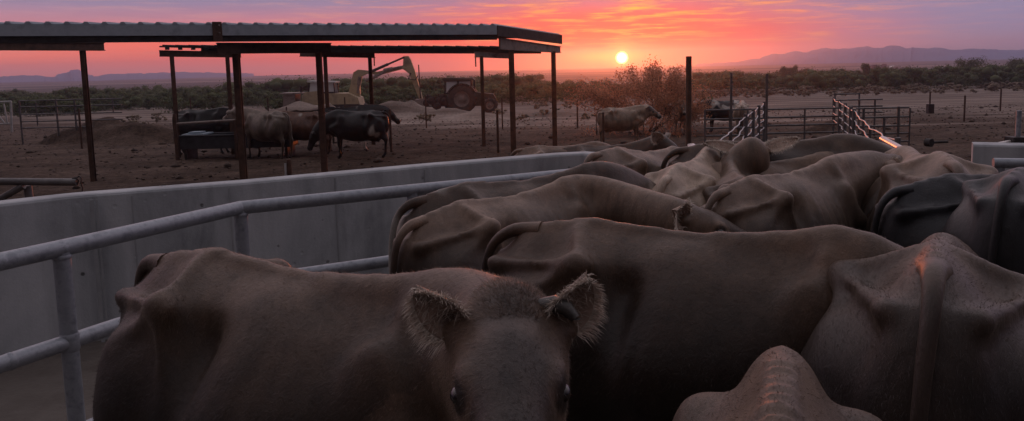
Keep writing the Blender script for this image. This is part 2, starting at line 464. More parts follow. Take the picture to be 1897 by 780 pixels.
            for i in range(nl):
                for j in (0, nw-1):
                    a = i*nw+j; ff.append((a, a+nw, sz+a+nw, sz+a))
            for j in range(nw-1): a = nl*nw+j; ff.append((a, a+1, sz+a+1, sz+a))
            n0 = len(ff); add(vv, ff, 0)
            for k in range(nl*(nw-1)): mats[len(mats)-n0+2*k] = 3
            EARS.append((np.array(vv[:sz]), nl, nw, ax, opn, wd, root))
    if horn:
        for s_ in ((1,) if horn == 1 else (-1, 1)):
            pts = [hp(-.05, s_*.075, .07), hp(-.045, s_*.105, .082), hp(-.03, s_*.132, .078), hp(-.015, s_*.150, .06)]
            b = MB(); b.tube(pts, .02, 10, radii=[.022, .020, .018, .012]); b.lathe(tuple(pts[-1]), [(.012, 0), (.0001, .004)], 10)
            add([tuple(v) for v in b.v], b.f, 4)
    # tail
    if tail is None: tail = [(-.72, 0, 1.325), (-.83, 0, 1.315), (-.915, 0, 1.23), (-.945, .01, 1.05), (-.945, .02, .80), (-.94, .02, .62)]
    P = [V3(p) for p in tail]; rad = np.interp(np.linspace(0, 1, 24), [0, .12, .35, .8, 1], [.042, .032, .022, .016, .013])
    cc = []
    for t in np.linspace(0, len(P)-1, 24):
        i = min(int(t), len(P)-2); u_ = t-i; p0 = P[max(i-1, 0)]; p1 = P[i]; p2 = P[i+1]; p3 = P[min(i+2, len(P)-1)]
        cc.append(.5*((2*p1)+(-p0+p2)*u_+(2*p0-5*p1+4*p2-p3)*u_*u_+(-p0+3*p1-3*p2+p3)*u_**3))
    b = MB(); b.tube(cc, .02, 12, radii=list(rad)); add([tuple(v) for v in b.v], b.f, 0)
    if switch:
        e = cc[-1]; d = cc[-1]-cc[-4]; d /= np.linalg.norm(d); b = MB(); rg = random.Random(seed)
        for k in range(46):
            a = rg.uniform(0, 2*PI); q = rg.uniform(.1, 1); o_ = V3((math.cos(a), math.sin(a), 0))*.022*q
            L_ = rg.uniform(.16, .30)
            b.tube([tuple(e-d*.08*rg.random()+o_*.5), tuple(e+d*L_*.45+o_*1.7), tuple(e+d*L_+o_*rg.uniform(.3, 1.6))], .004, 3, caps=False, radii=[.006, .005, .001])
        add([tuple(v) for v in b.v], b.f, 5)
    V = np.concatenate(vs); Fc = [q for f in fs for q in f]
    info = dict(HA=HA, hd=hd, sd=sd, up=up, ears=EARS, nbody=len(vs[0]))
    info['bend'] = bend
    if abs(bend) > 1e-3: V = bend_pts(V, bend)
    return V, Fc, mats, info
def bend_pts(V, k, x0=-.5):
    V = V.copy(); x = V[:, 0]-x0; m_ = x > 0; ph = np.where(m_, k*x, 0)
    nx = np.where(m_, np.sin(ph)/k - V[:, 1]*np.sin(ph), x); ny = np.where(m_, (1-np.cos(ph))/k+V[:, 1]*np.cos(ph), V[:, 1])
    V[:, 0] = nx+x0; V[:, 1] = ny; return V

def fnoise(P, sc, seed=0):
    """cheap smooth pseudo noise of points, about -1..1"""
    r = np.random.default_rng(seed); o = np.zeros(len(P)); a = 1; tot = 0
    for k in range(4):
        for _ in range(3):
            d = r.normal(size=3); d /= np.linalg.norm(d)
            o += a*np.sin(P@d*sc*(1.7**k)*2+r.uniform(0, 6.28)+1.3*np.sin(P@np.roll(d, 1)*sc*(1.7**k)*1.3+r.uniform(0, 6))); tot += a*.6
        a *= .6
    return o/tot

def hide_mats():
    out = []
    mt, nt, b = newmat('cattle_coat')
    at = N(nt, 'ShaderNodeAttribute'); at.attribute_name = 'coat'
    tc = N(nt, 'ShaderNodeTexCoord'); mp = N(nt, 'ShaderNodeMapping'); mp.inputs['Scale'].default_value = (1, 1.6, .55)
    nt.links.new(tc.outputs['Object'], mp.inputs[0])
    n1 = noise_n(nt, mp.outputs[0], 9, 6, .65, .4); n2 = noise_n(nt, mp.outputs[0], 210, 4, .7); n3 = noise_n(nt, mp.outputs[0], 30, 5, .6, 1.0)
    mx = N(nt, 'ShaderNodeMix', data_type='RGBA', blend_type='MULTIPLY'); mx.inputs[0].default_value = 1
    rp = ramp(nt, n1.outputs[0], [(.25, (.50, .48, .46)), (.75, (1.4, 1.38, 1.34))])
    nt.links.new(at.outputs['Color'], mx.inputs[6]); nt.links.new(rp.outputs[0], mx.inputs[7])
    mx2 = N(nt, 'ShaderNodeMix', data_type='RGBA', blend_type='MULTIPLY'); mx2.inputs[0].default_value = 1
    rp2 = ramp(nt, n2.outputs[0], [(.25, (.6, .6, .6)), (.75, (1.35, 1.35, 1.35))])
    nt.links.new(mx.outputs[2], mx2.inputs[6]); nt.links.new(rp2.outputs[0], mx2.inputs[7]); nt.links.new(mx2.outputs[2], b.inputs['Base Color'])
    b1 = N(nt, 'ShaderNodeBump'); b1.inputs['Strength'].default_value = .28; b1.inputs['Distance'].default_value = .012; nt.links.new(n3.outputs[0], b1.inputs['Height'])
    b2 = N(nt, 'ShaderNodeBump'); b2.inputs['Strength'].default_value = .45; b2.inputs['Distance'].default_value = .003; nt.links.new(n2.outputs[0], b2.inputs['Height'])
    nt.links.new(b1.outputs[0], b2.inputs['Normal']); nt.links.new(b2.outputs[0], b.inputs['Normal'])
    b.inputs['Roughness'].default_value = .44; b.inputs['Specular IOR Level'].default_value = .40
    bw = N(nt, 'ShaderNodeRGBToBW'); nt.links.new(at.outputs['Color'], bw.inputs[0]); mw = N(nt, 'ShaderNodeMath', operation='MULTIPLY'); mw.use_clamp = True; nt.links.new(bw.outputs[0], mw.inputs[0]); mw.inputs[1].default_value = 3.4; mm = N(nt, 'ShaderNodeMath', operation='MINIMUM'); nt.links.new(mw.outputs[0], mm.inputs[0]); mm.inputs[1].default_value = .5; nt.links.new(mm.outputs[0], b.inputs['Sheen Weight']); b.inputs['Sheen Roughness'].default_value = .35; b.inputs['Sheen Tint'].default_value = (.95, .74, .58, 1)
    out.append(mt)
    out.append(tex_mat('cattle_dark_skin', (.012, .010, .009), (.04, .033, .03), 20, .45, bump=.3, bscale=90, spec=.4))
    mt, nt, b = newmat('cattle_eye'); b.inputs['Base Color'].default_value = (.006, .004, .004, 1); b.inputs['Roughness'].default_value = .06; b.inputs['Coat Weight'].default_value = .6; out.append(mt)
    out.append(tex_mat('cattle_inner_ear', (.22, .15, .12), (.42, .31, .25), 14, .8, bump=.4, bscale=60, c3=(.10, .06, .05)))
    out.append(tex_mat('cattle_horn', (.02, .018, .017), (.09, .08, .07), 20, .38, bump=.3, bscale=60, spec=.5))
    out.append(tex_mat('cattle_switch', (.05, .04, .035), (.16, .13, .11), 20, .8, bump=.2))
    return out
HIDE = hide_mats()
COATS = {   # back colour with sky light painted in, flank with shade painted in, dark points
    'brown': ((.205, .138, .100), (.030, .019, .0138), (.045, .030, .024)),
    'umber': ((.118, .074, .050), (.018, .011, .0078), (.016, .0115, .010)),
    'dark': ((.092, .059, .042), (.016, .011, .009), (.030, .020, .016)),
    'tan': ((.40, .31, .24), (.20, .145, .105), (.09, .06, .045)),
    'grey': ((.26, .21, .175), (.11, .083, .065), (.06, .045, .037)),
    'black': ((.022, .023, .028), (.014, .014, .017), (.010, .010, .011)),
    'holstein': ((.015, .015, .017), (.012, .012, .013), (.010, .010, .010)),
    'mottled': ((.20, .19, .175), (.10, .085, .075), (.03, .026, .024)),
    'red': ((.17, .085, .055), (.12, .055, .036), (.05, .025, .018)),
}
def paint(me, V, coat, info, seed, patch=0.0, patch_col=(.5, .47, .43)):
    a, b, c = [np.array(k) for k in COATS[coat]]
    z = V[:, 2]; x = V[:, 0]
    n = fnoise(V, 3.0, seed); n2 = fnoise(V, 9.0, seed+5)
    t = np.clip((z-.98+.10*n)/.42, 0, 1)**1.5; C = b+(a-b)*t[:, None]  # besides coat tone, back light and flank shade are painted in by height
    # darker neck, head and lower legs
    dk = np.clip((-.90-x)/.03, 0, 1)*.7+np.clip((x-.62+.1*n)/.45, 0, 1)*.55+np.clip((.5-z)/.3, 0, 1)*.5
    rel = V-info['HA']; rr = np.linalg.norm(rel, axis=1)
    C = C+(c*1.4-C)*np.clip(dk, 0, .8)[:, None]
    f_ = rel@info['hd']; mz = np.clip((f_-.36)/.05, 0, 1)*np.clip((.5-f_)/.03, 0, 1)*(rr < .62)
    if coat in ('brown', 'tan', 'grey', 'dark', 'umber'): C = C+(np.array((.42, .37, .32))-C)*(mz*.8)[:, None]
    s_c = rel@info['sd']; u_c = rel@info['up']; inh = (rr < .62) & (f_ > -.16)
    fore = np.clip(1-np.abs(s_c)/.10, 0, 1)*np.clip((f_+.14)/.1, 0, 1)*(u_c > -.05)*inh
    C = C+(c*1.2-C)*(fore*.75)[:, None]
    chk = inh*np.clip((np.abs(s_c)-.075)/.04, 0, 1)*np.clip((.30-f_)/.1, 0, 1)*(.6 if coat != 'black' and coat != 'holstein' else 0)
    C = C+(a*1.15-C)*(chk*.8)[:, None]
    for s_ in (-1, 1):
        de = np.linalg.norm(rel-(info['hd']*.173+info['sd']*s_*.10+info['up']*.004), axis=1)
        ring = np.clip(1-np.abs(de-.058)/.014, 0, 1)*inh; C = C+(a*1.3-C)*(ring*.5)[:, None]; dkr = np.clip((.046-de)/.008, 0, 1)*inh; C = C+(np.array((.015, .011, .009))-C)*(dkr*.9)[:, None]
    C = C*(1+.16*n2+.10*fnoise(V, 1.6, seed+33))[:, None]
    # manure and dust on the thighs
    if coat != 'black':
        ms = np.clip((fnoise(V, 6.0, seed+9)-.25)*2.2, 0, 1)*np.clip((1.0-z)/.3, 0, 1)*np.clip((-.2-x)/.3, 0, 1)
        C = C+(np.array((.035, .028, .02))-C)*(ms*.7)[:, None]
    if patch > 0:
        pn = fnoise(V*np.array([1, .7, .8]), 2.3, seed+21); k = np.clip((pn-(1-2*patch)*.8)*7, 0, 1); C = C+(np.array(patch_col)-C)*k[:, None]
    C = np.clip(C, .004, .9)
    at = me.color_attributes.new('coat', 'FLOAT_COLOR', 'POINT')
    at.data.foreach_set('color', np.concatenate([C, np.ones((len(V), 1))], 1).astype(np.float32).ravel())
COWN = [0]
def make_cow(loc, heading, s=1.0, pitch=0.0, coat='brown', label='', group=None, rollx=0.0, patch=0, patch_col=(.5, .47, .43), name='cow', seed=None, squash=(1, 1, 1), **k):
    COWN[0] += 1; seed = seed if seed is not None else COWN[0]*7
    V, Fc, mi, info = cow_mesh(seed=seed, **k)
    o = mesh_obj(name, V*s*np.array(squash), Fc, None, None, True, mats=HIDE, midx=mi)
    me = o.data
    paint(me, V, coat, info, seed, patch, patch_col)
    o.location = loc; o.rotation_euler = (rollx, -pitch, heading)
    tag(o, label, 'cow', group)
    o_info = info; info['s'] = s
    return o, info

def local_dir(v, heading, pitch=0.0):
    return tuple(Euler((0, -pitch, heading)).to_matrix().inverted() @ Vector(v))
def local_pt(p, loc, heading, s, pitch=0.0):
    return tuple((Euler((0, -pitch, heading)).to_matrix().inverted() @ (Vector(p)-Vector(loc)))/s)
def solve_two(tail_px, with_px, zb, zt=1.36, zw=1.42, L=1.26):
    """size, heading and place of a cow from the pixels of its tail head and withers, both standing on height zb"""
    lo, hi = .4, 1.6
    for _ in range(50):
        s = (lo+hi)/2; a = at_z(*tail_px, zb+zt*s); b = at_z(*with_px, zb+zw*s)
        if (a.xy-b.xy).length > L*s: lo = s
        else: hi = s
    hd = math.atan2(b.y-a.y, b.x-a.x); c = Vector((math.cos(hd), math.sin(hd), 0))
    loc = Vector((a.x, a.y, zb))+c*(.76*s)
    return loc, hd, s
def loc_anchor(px, py, heading, s, zb, ax, az, ay=0.0, pitch=0.0):
    if pitch:
        q = -pitch; ax2, az2 = ax*math.cos(q)+az*math.sin(q), -ax*math.sin(q)+az*math.cos(q); p = at_z(px, py, zb+(az+.03)*s); c = Vector((math.cos(heading), math.sin(heading), 0))
        r_ = Vector((p.x, p.y, p.z-az2*s))-c*(ax2*s); return r_
    p = at_z(px, py, zb+az*s); c = Vector((math.cos(heading), math.sin(heading), 0)); n_ = Vector((-c.y, c.x, 0))
    return Vector((p.x, p.y, zb))-c*(ax*s)-n_*(ay*s)

def fur(o, V, Fc, nb, n, L, w, lift=.35, seed=0, mat=None, cull=True, near=None, gain=1.0):
    """short coat hairs as fine triangles on the body surface (vertices < nb)"""
    rg = np.random.default_rng(seed); F = np.array([q for q in Fc if len(q) == 4 and max(q) < nb])
    P = V[F]; c = P.mean(1); nr = np.cross(P[:, 2]-P[:, 0], P[:, 3]-P[:, 1]); ar = np.linalg.norm(nr, axis=1); nr /= ar[:, None]+1e-12
    keep = np.ones(len(F), bool)
    if cull: keep = c[:, 2] > .55
    if near is not None: keep = np.linalg.norm(c-np.array(near[0]), axis=1) < near[1]
    F = F[keep]; nr = nr[keep]; ar = ar[keep]; P = P[keep]
    k = rg.choice(len(F), n, p=ar/ar.sum()); u = rg.random((n, 1)); v = rg.random((n, 1))
    p = (P[k, 0]*(1-u)+P[k, 1]*u)*(1-v)+(P[k, 3]*(1-u)+P[k, 2]*u)*v; nn = nr[k]
    fl = np.array([-.75, 0, -.75])+rg.normal(size=(n, 3))*.35; fl -= nn*(fl*nn).sum(1)[:, None]; fl /= np.linalg.norm(fl, axis=1)[:, None]
    d = fl*math.cos(lift)+nn*math.sin(lift)*(1+.5*rg.normal(size=(n, 1))); sd = np.cross(d, nn); sd /= np.linalg.norm(sd, axis=1)[:, None]+1e-9
    ln = L*rg.uniform(.6, 1.3, (n, 1))
    A = p-sd*w-nn*.001; B = p+sd*w-nn*.001; C = p+d*ln
    VV = np.stack([A, B, C], 1).reshape(-1, 3); me = bpy.data.meshes.new('coat_hair'); me.vertices.add(3*n); me.vertices.foreach_set('co', VV.astype(np.float32).ravel())
    me.loops.add(3*n); me.loops.foreach_set('vertex_index', np.arange(3*n, dtype=np.int32)); me.polygons.add(n); me.polygons.foreach_set('loop_start', np.arange(0, 3*n, 3, dtype=np.int32))
    me.update(calc_edges=True)
    # colour of each hair follows the coat under it
    src = np.zeros(len(o.data.vertices)*4, np.float32); o.data.color_attributes['coat'].data.foreach_get('color', src); src = src.reshape(-1, 4)
    cc = np.repeat(src[F[k, 0]]*rg.uniform(.75, 1.6, (n, 1))*gain, 3, axis=0); cc[:, 3] = 1
    at = me.color_attributes.new('coat', 'FLOAT_COLOR', 'POINT'); at.data.foreach_set('color', cc.astype(np.float32).ravel())
    me.materials.append(mat or HIDE[0]); h = bpy.data.objects.new('coat_hair', me); col.objects.link(h); h.parent = o
    return h
def ear_fringe(o, info, s, n=500, L=.035, seed=1, mat=None, w=.0008):
    rg = random.Random(seed); b = MB()
    for (E, nl, nw, ax, opn, wd, root) in info['ears']:
        E = E.reshape(nl+1, nw, 3)
        for k in range(n):
            sgn = rg.choice((-1, 1)); t = rg.uniform(.06, 1.0); i = min(int(t*nl), nl-1); f = t*nl-i
            q = 0 if sgn < 0 else nw-1; inner = rg.random() < .3
            if inner: q = rg.randint(1, nw-2)
            p = E[i, q]*(1-f)+E[i+1, q]*f
            if bpy and abs(info['bend']) > 1e-3: p = bend_pts(np.array([p]), info['bend'])[0]
            dr = wd*sgn*(.9 if not inner else .3)+ax*rg.uniform(.0, .8)+opn*rg.uniform(-.1, .6 if not inner else 1.2)+np.array([rg.gauss(0, .25) for _ in range(3)])
            dr /= np.linalg.norm(dr); ln = L*rg.uniform(.4, 1.25)*(1.3-.6*t); e1 = Vector(p); dm = Vector(dr); e2 = e1+dm*ln*.6+Vector((0, 0, -.1*ln)); e3 = e1+dm*ln+Vector((0, 0, -.35*ln))
            sdv = dm.cross(Vector((rg.gauss(0, 1), rg.gauss(0, 1), rg.gauss(0, 1)))).normalized()*w
            b.add([(e1-sdv)*s, (e1+sdv)*s, (e2+sdv*.7)*s, (e2-sdv*.7)*s, e3*s], [(0, 1, 2, 3), (3, 2, 4)])
    return b.build('ear_hair', mat, o)
# ------------------------------------------------------------------ sky, sun, air
SUN_DIR = ray(1152, 107).normalized()
SUN_AZ = math.atan2(SUN_DIR.x, SUN_DIR.y); SUN_EL = math.asin(SUN_DIR.z)
def lin(r, g, b):
    f = lambda c: (c/255/12.92) if c/255 <= .04045 else ((c/255+.055)/1.055)**2.4
    return (f(r), f(g), f(b))
def build_world():
    w = bpy.data.worlds.new('World'); scn.world = w; w.use_nodes = True; nt = w.node_tree; L = nt.links
    for n in list(nt.nodes): nt.nodes.remove(n)
    out = N(nt, 'ShaderNodeOutputWorld')
    def math_(op, a, b=None, c=None):
        n = N(nt, 'ShaderNodeMath', operation=op)
        for i, v in enumerate((a, b, c)):
            if v is None: continue
            if isinstance(v, (int, float)): n.inputs[i].default_value = v
            else: L.new(v, n.inputs[i])
        return n.outputs[0]
    def mix(f, a, b, blend='MIX'):
        n = N(nt, 'ShaderNodeMix', data_type='RGBA', blend_type=blend)
        if isinstance(f, (int, float)): n.inputs[0].default_value = f
        else: L.new(f, n.inputs[0])
        for i, v in ((6, a), (7, b)):
            if isinstance(v, tuple): n.inputs[i].default_value = (*v, 1)
            else: L.new(v, n.inputs[i])
        return n.outputs[2]
    def curve(x, pts):     # piecewise smooth value of x
        a, b = pts[0][0], pts[-1][0]; mr = N(nt, 'ShaderNodeMapRange'); mr.inputs[1].default_value = a; mr.inputs[2].default_value = b; L.new(x, mr.inputs[0])
        r = ramp(nt, mr.outputs[0], [((p-a)/(b-a), (v, v, v)) for p, v in pts]); return r.outputs[0]
    def cramp(x, pts):
        a, b = pts[0][0], pts[-1][0]; mr = N(nt, 'ShaderNodeMapRange'); mr.inputs[1].default_value = a; mr.inputs[2].default_value = b; L.new(x, mr.inputs[0])
        return ramp(nt, mr.outputs[0], [((p-a)/(b-a), v) for p, v in pts]).outputs[0]
    tc = N(nt, 'ShaderNodeTexCoord'); sp = N(nt, 'ShaderNodeSeparateXYZ'); L.new(tc.outputs['Generated'], sp.inputs[0])
    el = math_('MULTIPLY', math_('ARCSINE', sp.outputs[2]), 180/PI)
    az = math_('MULTIPLY', math_('ARCTAN2', sp.outputs[0], sp.outputs[1]), 180/PI)
    daz = math_('SUBTRACT', az, math.degrees(SUN_AZ)); dael = math_('SUBTRACT', el, math.degrees(SUN_EL))
    base = cramp(el, [(-2, lin(150, 125, 135)), (.4, lin(196, 150, 158)), (2.5, lin(188, 142, 154)), (3.9, lin(156, 138, 164)), (5.5, lin(124, 130, 166)), (14, lin(205, 172, 178)), (30, lin(236, 216, 220)), (55, lin(210, 204, 212)), (90, lin(140, 137, 144))])
    right = cramp(el, [(-2, lin(150, 130, 145)), (.5, lin(172, 142, 158)), (2, lin(148, 136, 166)), (5.5, lin(138, 134, 168)), (14, lin(188, 165, 176)), (30, lin(226, 212, 220)), (55, lin(208, 203, 212)), (90, lin(140, 137, 144))])
    cold = cramp(el, [(-2, lin(14, 14, 17)), (5, lin(13, 13, 15)), (45, lin(27, 27, 31)), (90, lin(140, 137, 144))])
    c = mix(curve(daz, [(-10, 0), (4, .15), (16, 1.0)]), base, right)
    # orange band: strong towards the sun, thin along the horizon to the left, gone to the right
    warm = cramp(math_('ABSOLUTE', daz), [(0, lin(255, 56, 6)), (8, lin(255, 60, 10)), (18, tuple(1.25*v for v in lin(255, 82, 32))), (45, tuple(1.35*v for v in lin(252, 118, 76)))])
    vleft = curve(el, [(-.3, .45), (.35, .55), (.9, .95), (2.2, .95), (3.4, .32), (4.6, .06), (6, 0)])
    vsun = curve(el, [(-1, 1), (2.0, 1), (3.4, .82), (4.8, .35), (9, 0)])
    near = curve(math_('ABSOLUTE', math_('SUBTRACT', daz, -.6)), [(0, 1), (6, .88), (11, .45), (17, 0)])
    V = math_('ADD', math_('MULTIPLY', vsun, near), math_('MULTIPLY', vleft, math_('SUBTRACT', 1.0, near)))
    G = math_('MULTIPLY', V, curve(daz, [(-75, 0), (-48, .85), (3, 1), (10, .72), (15, .30), (21, .02), (24, 0)]))
    c = mix(G, c, warm)
    # streaks of lit cloud
    cmb = N(nt, 'ShaderNodeCombineXYZ'); L.new(math_('MULTIPLY', az, .085), cmb.inputs[0]); L.new(math_('ADD', math_('MULTIPLY', el, 1.15), math_('MULTIPLY', az, .012)), cmb.inputs[1])
    n1 = noise_n(nt, cmb.outputs[0], 3.4, 8, .62, .25); n1.inputs['Scale'].default_value = 3.1
    cm2 = N(nt, 'ShaderNodeCombineXYZ'); L.new(math_('MULTIPLY', az, .03), cm2.inputs[0]); L.new(math_('MULTIPLY', el, .30), cm2.inputs[1]); cm2.inputs[2].default_value = 3.3
    n2 = noise_n(nt, cm2.outputs[0], 3.0, 5, .55, .6)
    cl = math_('MULTIPLY', curve(n1.outputs[0], [(.47, 0), (.56, .5), (.64, 1)]), curve(n2.outputs[0], [(.36, 0), (.52, 1)]))
    clm = math_('MULTIPLY', cl, curve(el, [(.9, .0), (1.5, 1), (9, 1), (20, .3), (35, 0)]))
    ccol = cramp(math_('ABSOLUTE', daz), [(0, lin(255, 196, 60)), (5, lin(255, 168, 72)), (12, lin(252, 150, 100)), (24, lin(228, 158, 140)), (45, lin(205, 160, 165))])
    c = mix(math_('MULTIPLY', clm, curve(daz, [(-60, .12), (-22, .35), (-12, .85), (0, 1), (12, .8), (20, .25), (30, .06)])), c, ccol)
    # broad soft darker bands of cloud
    c = mix(math_('MULTIPLY', curve(n2.outputs[0], [(.38, .5), (.5, 0)]), curve(el, [(2, 0), (4, .5), (10, 1)])), c, lin(150, 122, 150))
    # yellow band beside the sun, and the sun
    s1 = math_('POWER', 2.71828, math_('MULTIPLY', math_('ADD', math_('POWER', math_('DIVIDE', math_('ADD', daz, .9), 2.6), 2), math_('POWER', math_('DIVIDE', math_('SUBTRACT', dael, .12), .42), 2)), -1))
    c = mix(math_('MULTIPLY', s1, .95), c, (1.3, .55, .02))
    dist = math_('SQRT', math_('ADD', math_('POWER', daz, 2), math_('POWER', dael, 2)))
    c = mix(curve(dist, [(.0, 1), (.42, .8), (.85, .22), (1.6, 0)]), c, (1.5, .85, .12))
    disc = curve(dist, [(.24, 1), (.33, .4), (.48, 0)])
    c = mix(disc, c, (16, 11, 4.5))
    # dusk: the sky behind is dim
    back = curve(sp.outputs[1], [(-.35, 1), (.55, 0)])
    c = mix(math_('MULTIPLY', back, curve(el, [(0, 1), (40, .7), (90, 0)])), c, cold)
    bg = N(nt, 'ShaderNodeBackground'); L.new(c, bg.inputs[0]); bg.inputs[1].default_value = 1.05
    sky = N(nt, 'ShaderNodeTexSky', sky_type='NISHITA'); sky.sun_disc = False; sky.sun_elevation = max(SUN_EL, R(.2)); sky.sun_rotation = SUN_AZ
    sky.dust_density = 4; sky.air_density = 1.5
    bg2 = N(nt, 'ShaderNodeBackground'); L.new(sky.outputs[0], bg2.inputs[0]); bg2.inputs[1].default_value = .006
    ad = N(nt, 'ShaderNodeAddShader'); L.new(bg.outputs[0], ad.inputs[0]); L.new(bg2.outputs[0], ad.inputs[1]); L.new(ad.outputs[0], out.inputs[0])
build_world()
sl = bpy.data.lights.new('sun', 'SUN'); sl.energy = SUN_E if 'SUN_E' in globals() else 1.15; sl.angle = R(.5); sl.color = (1.0, .20, .055)
so = bpy.data.objects.new('sun', sl); col.objects.link(so); so.rotation_euler = SUN_DIR.to_track_quat('Z', 'Y').to_euler(); so.location = (3, 20, 12)
scn.view_settings.view_transform = 'Standard'; scn.view_settings.look = 'None'; scn.view_settings.gamma = 1; scn.view_settings.exposure = 0.0
scn.view_settings.use_curve_mapping = False
scn.cycles.volume_bounces = 0; scn.cycles.max_bounces = 5; scn.cycles.diffuse_bounces = 3; scn.cycles.glossy_bounces = 2; scn.cycles.transparent_max_bounces = 8

def build_haze():
    mt = bpy.data.materials.new('haze'); mt.use_nodes = True; nt = mt.node_tree; nt.nodes.remove(nt.nodes['Principled BSDF'])
    v = N(nt, 'ShaderNodeVolumePrincipled'); v.inputs['Color'].default_value = (.68, .74, 1.0, 1); v.inputs['Density'].default_value = HAZE_D; v.inputs['Anisotropy'].default_value = .85
    nt.links.new(v.outputs[0], nt.nodes['Material Output'].inputs['Volume'])
    b = MB(); b.box((0, 905, 11), (3400, 1950, 46)); o = b.build('haze', mt); tag(o, kind='stuff'); return o
HAZE_D = .0006
build_haze()
# ------------------------------------------------------------------ ground
def _axis(lo_d, hi_d, step, far, g=1.12):
    a = [lo_d]
    while a[-1] < hi_d: a.append(a[-1]+step)
    s_ = step
    while a[-1] < far: s_ *= g; a.append(a[-1]+s_)
    return a
gx = _axis(-24, 24, .20, 1690); s_ = .20; left = [-24]
while left[-1] > -1690: s_ *= 1.12; left.append(left[-1]-s_)
gx = np.array(left[:0:-1]+gx)
ys = [2.0]
while ys[-1] < 1860:
    y_ = ys[-1]; ys.append(y_+max(.10, min((y_/22)**1.45*.10, y_*.08)))
gy = np.array([-50, -30, -12, -4]+ys)
XX, YY = np.meshgrid(gx, gy, indexing='ij')
PP = np.stack([XX.ravel(), YY.ravel(), np.zeros(XX.size)], 1)
Z = np.array([ground_z(0, y) for y in gy])[None, :].repeat(len(gx), 0)
fade = np.clip((60-np.hypot(XX, YY))/30, .12, 1)*(YY < 300)
Z = Z+fade*(.045*fnoise(PP, 1.1, 3).reshape(XX.shape)+.022*fnoise(PP, 4.2, 4).reshape(XX.shape)+.012*fnoise(PP, 11.0, 8).reshape(XX.shape))
def mound(px, py, w, l, h, rot=0, sd=0):
    c = on_ground(px, py); ca, sa = math.cos(rot), math.sin(rot)
    u = ((XX-c.x)*ca+(YY-c.y)*sa)/w; v = (-(XX-c.x)*sa+(YY-c.y)*ca)/l
    q = np.sqrt(u*u+v*v); n_ = fnoise(PP, 1.6, 30+sd).reshape(XX.shape)
    return h*np.clip(1-q*(1+.30*n_), 0, None)**1.05*(1+.16*n_)
for a in ((208, 262, 3.0, 2.4, 1.02, 0, 1), (262, 264, 2.8, 1.8, .70, 0, 2), (160, 262, 2.4, 1.8, .5, 0, 3), (300, 262, 2.0, 1.4, .38, 0, 12), (760, 214, 3.2, 2.2, 1.15, 0, 4), (830, 218, 3.5, 2.0, .8, 0, 5),
          (715, 216, 2.6, 2.0, 1.0, 0, 6), (880, 220, 3.0, 1.6, .55, 0, 7), (1000, 214, 4, 2, .5, 0, 8), (1545, 245, 1.6, 1.4, .55, 0, 9), (560, 214, 5, 3, 1.3, 0, 10), (620, 214, 3, 3, .8, 0, 11)):
    Z = Z+mound(*a)
nx_, ny_ = len(gx), len(gy)
Vg = np.stack([XX.ravel(), YY.ravel(), Z.ravel()], 1)
ii, jj = np.meshgrid(np.arange(nx_-1), np.arange(ny_-1), indexing='ij'); a0 = (ii*ny_+jj).ravel()
Fg = np.stack([a0, a0+ny_, a0+ny_+1, a0+1], 1)
def np_mesh(name, V, F, mat, parent=None, smooth=True):
    me = bpy.data.meshes.new(name); n = len(F); k = F.shape[1]
    me.vertices.add(len(V)); me.vertices.foreach_set('co', np.asarray(V, np.float32).ravel()); me.loops.add(n*k); me.loops.foreach_set('vertex_index', np.asarray(F, np.int32).ravel())
    me.polygons.add(n); me.polygons.foreach_set('loop_start', np.arange(0, n*k, k, dtype=np.int32)); me.update(calc_edges=True)
    if smooth: me.polygons.foreach_set('use_smooth', np.ones(n, bool))
    me.materials.append(mat); o = bpy.data.objects.new(name, me); col.objects.link(o)
    if parent: o.parent = parent
    return o
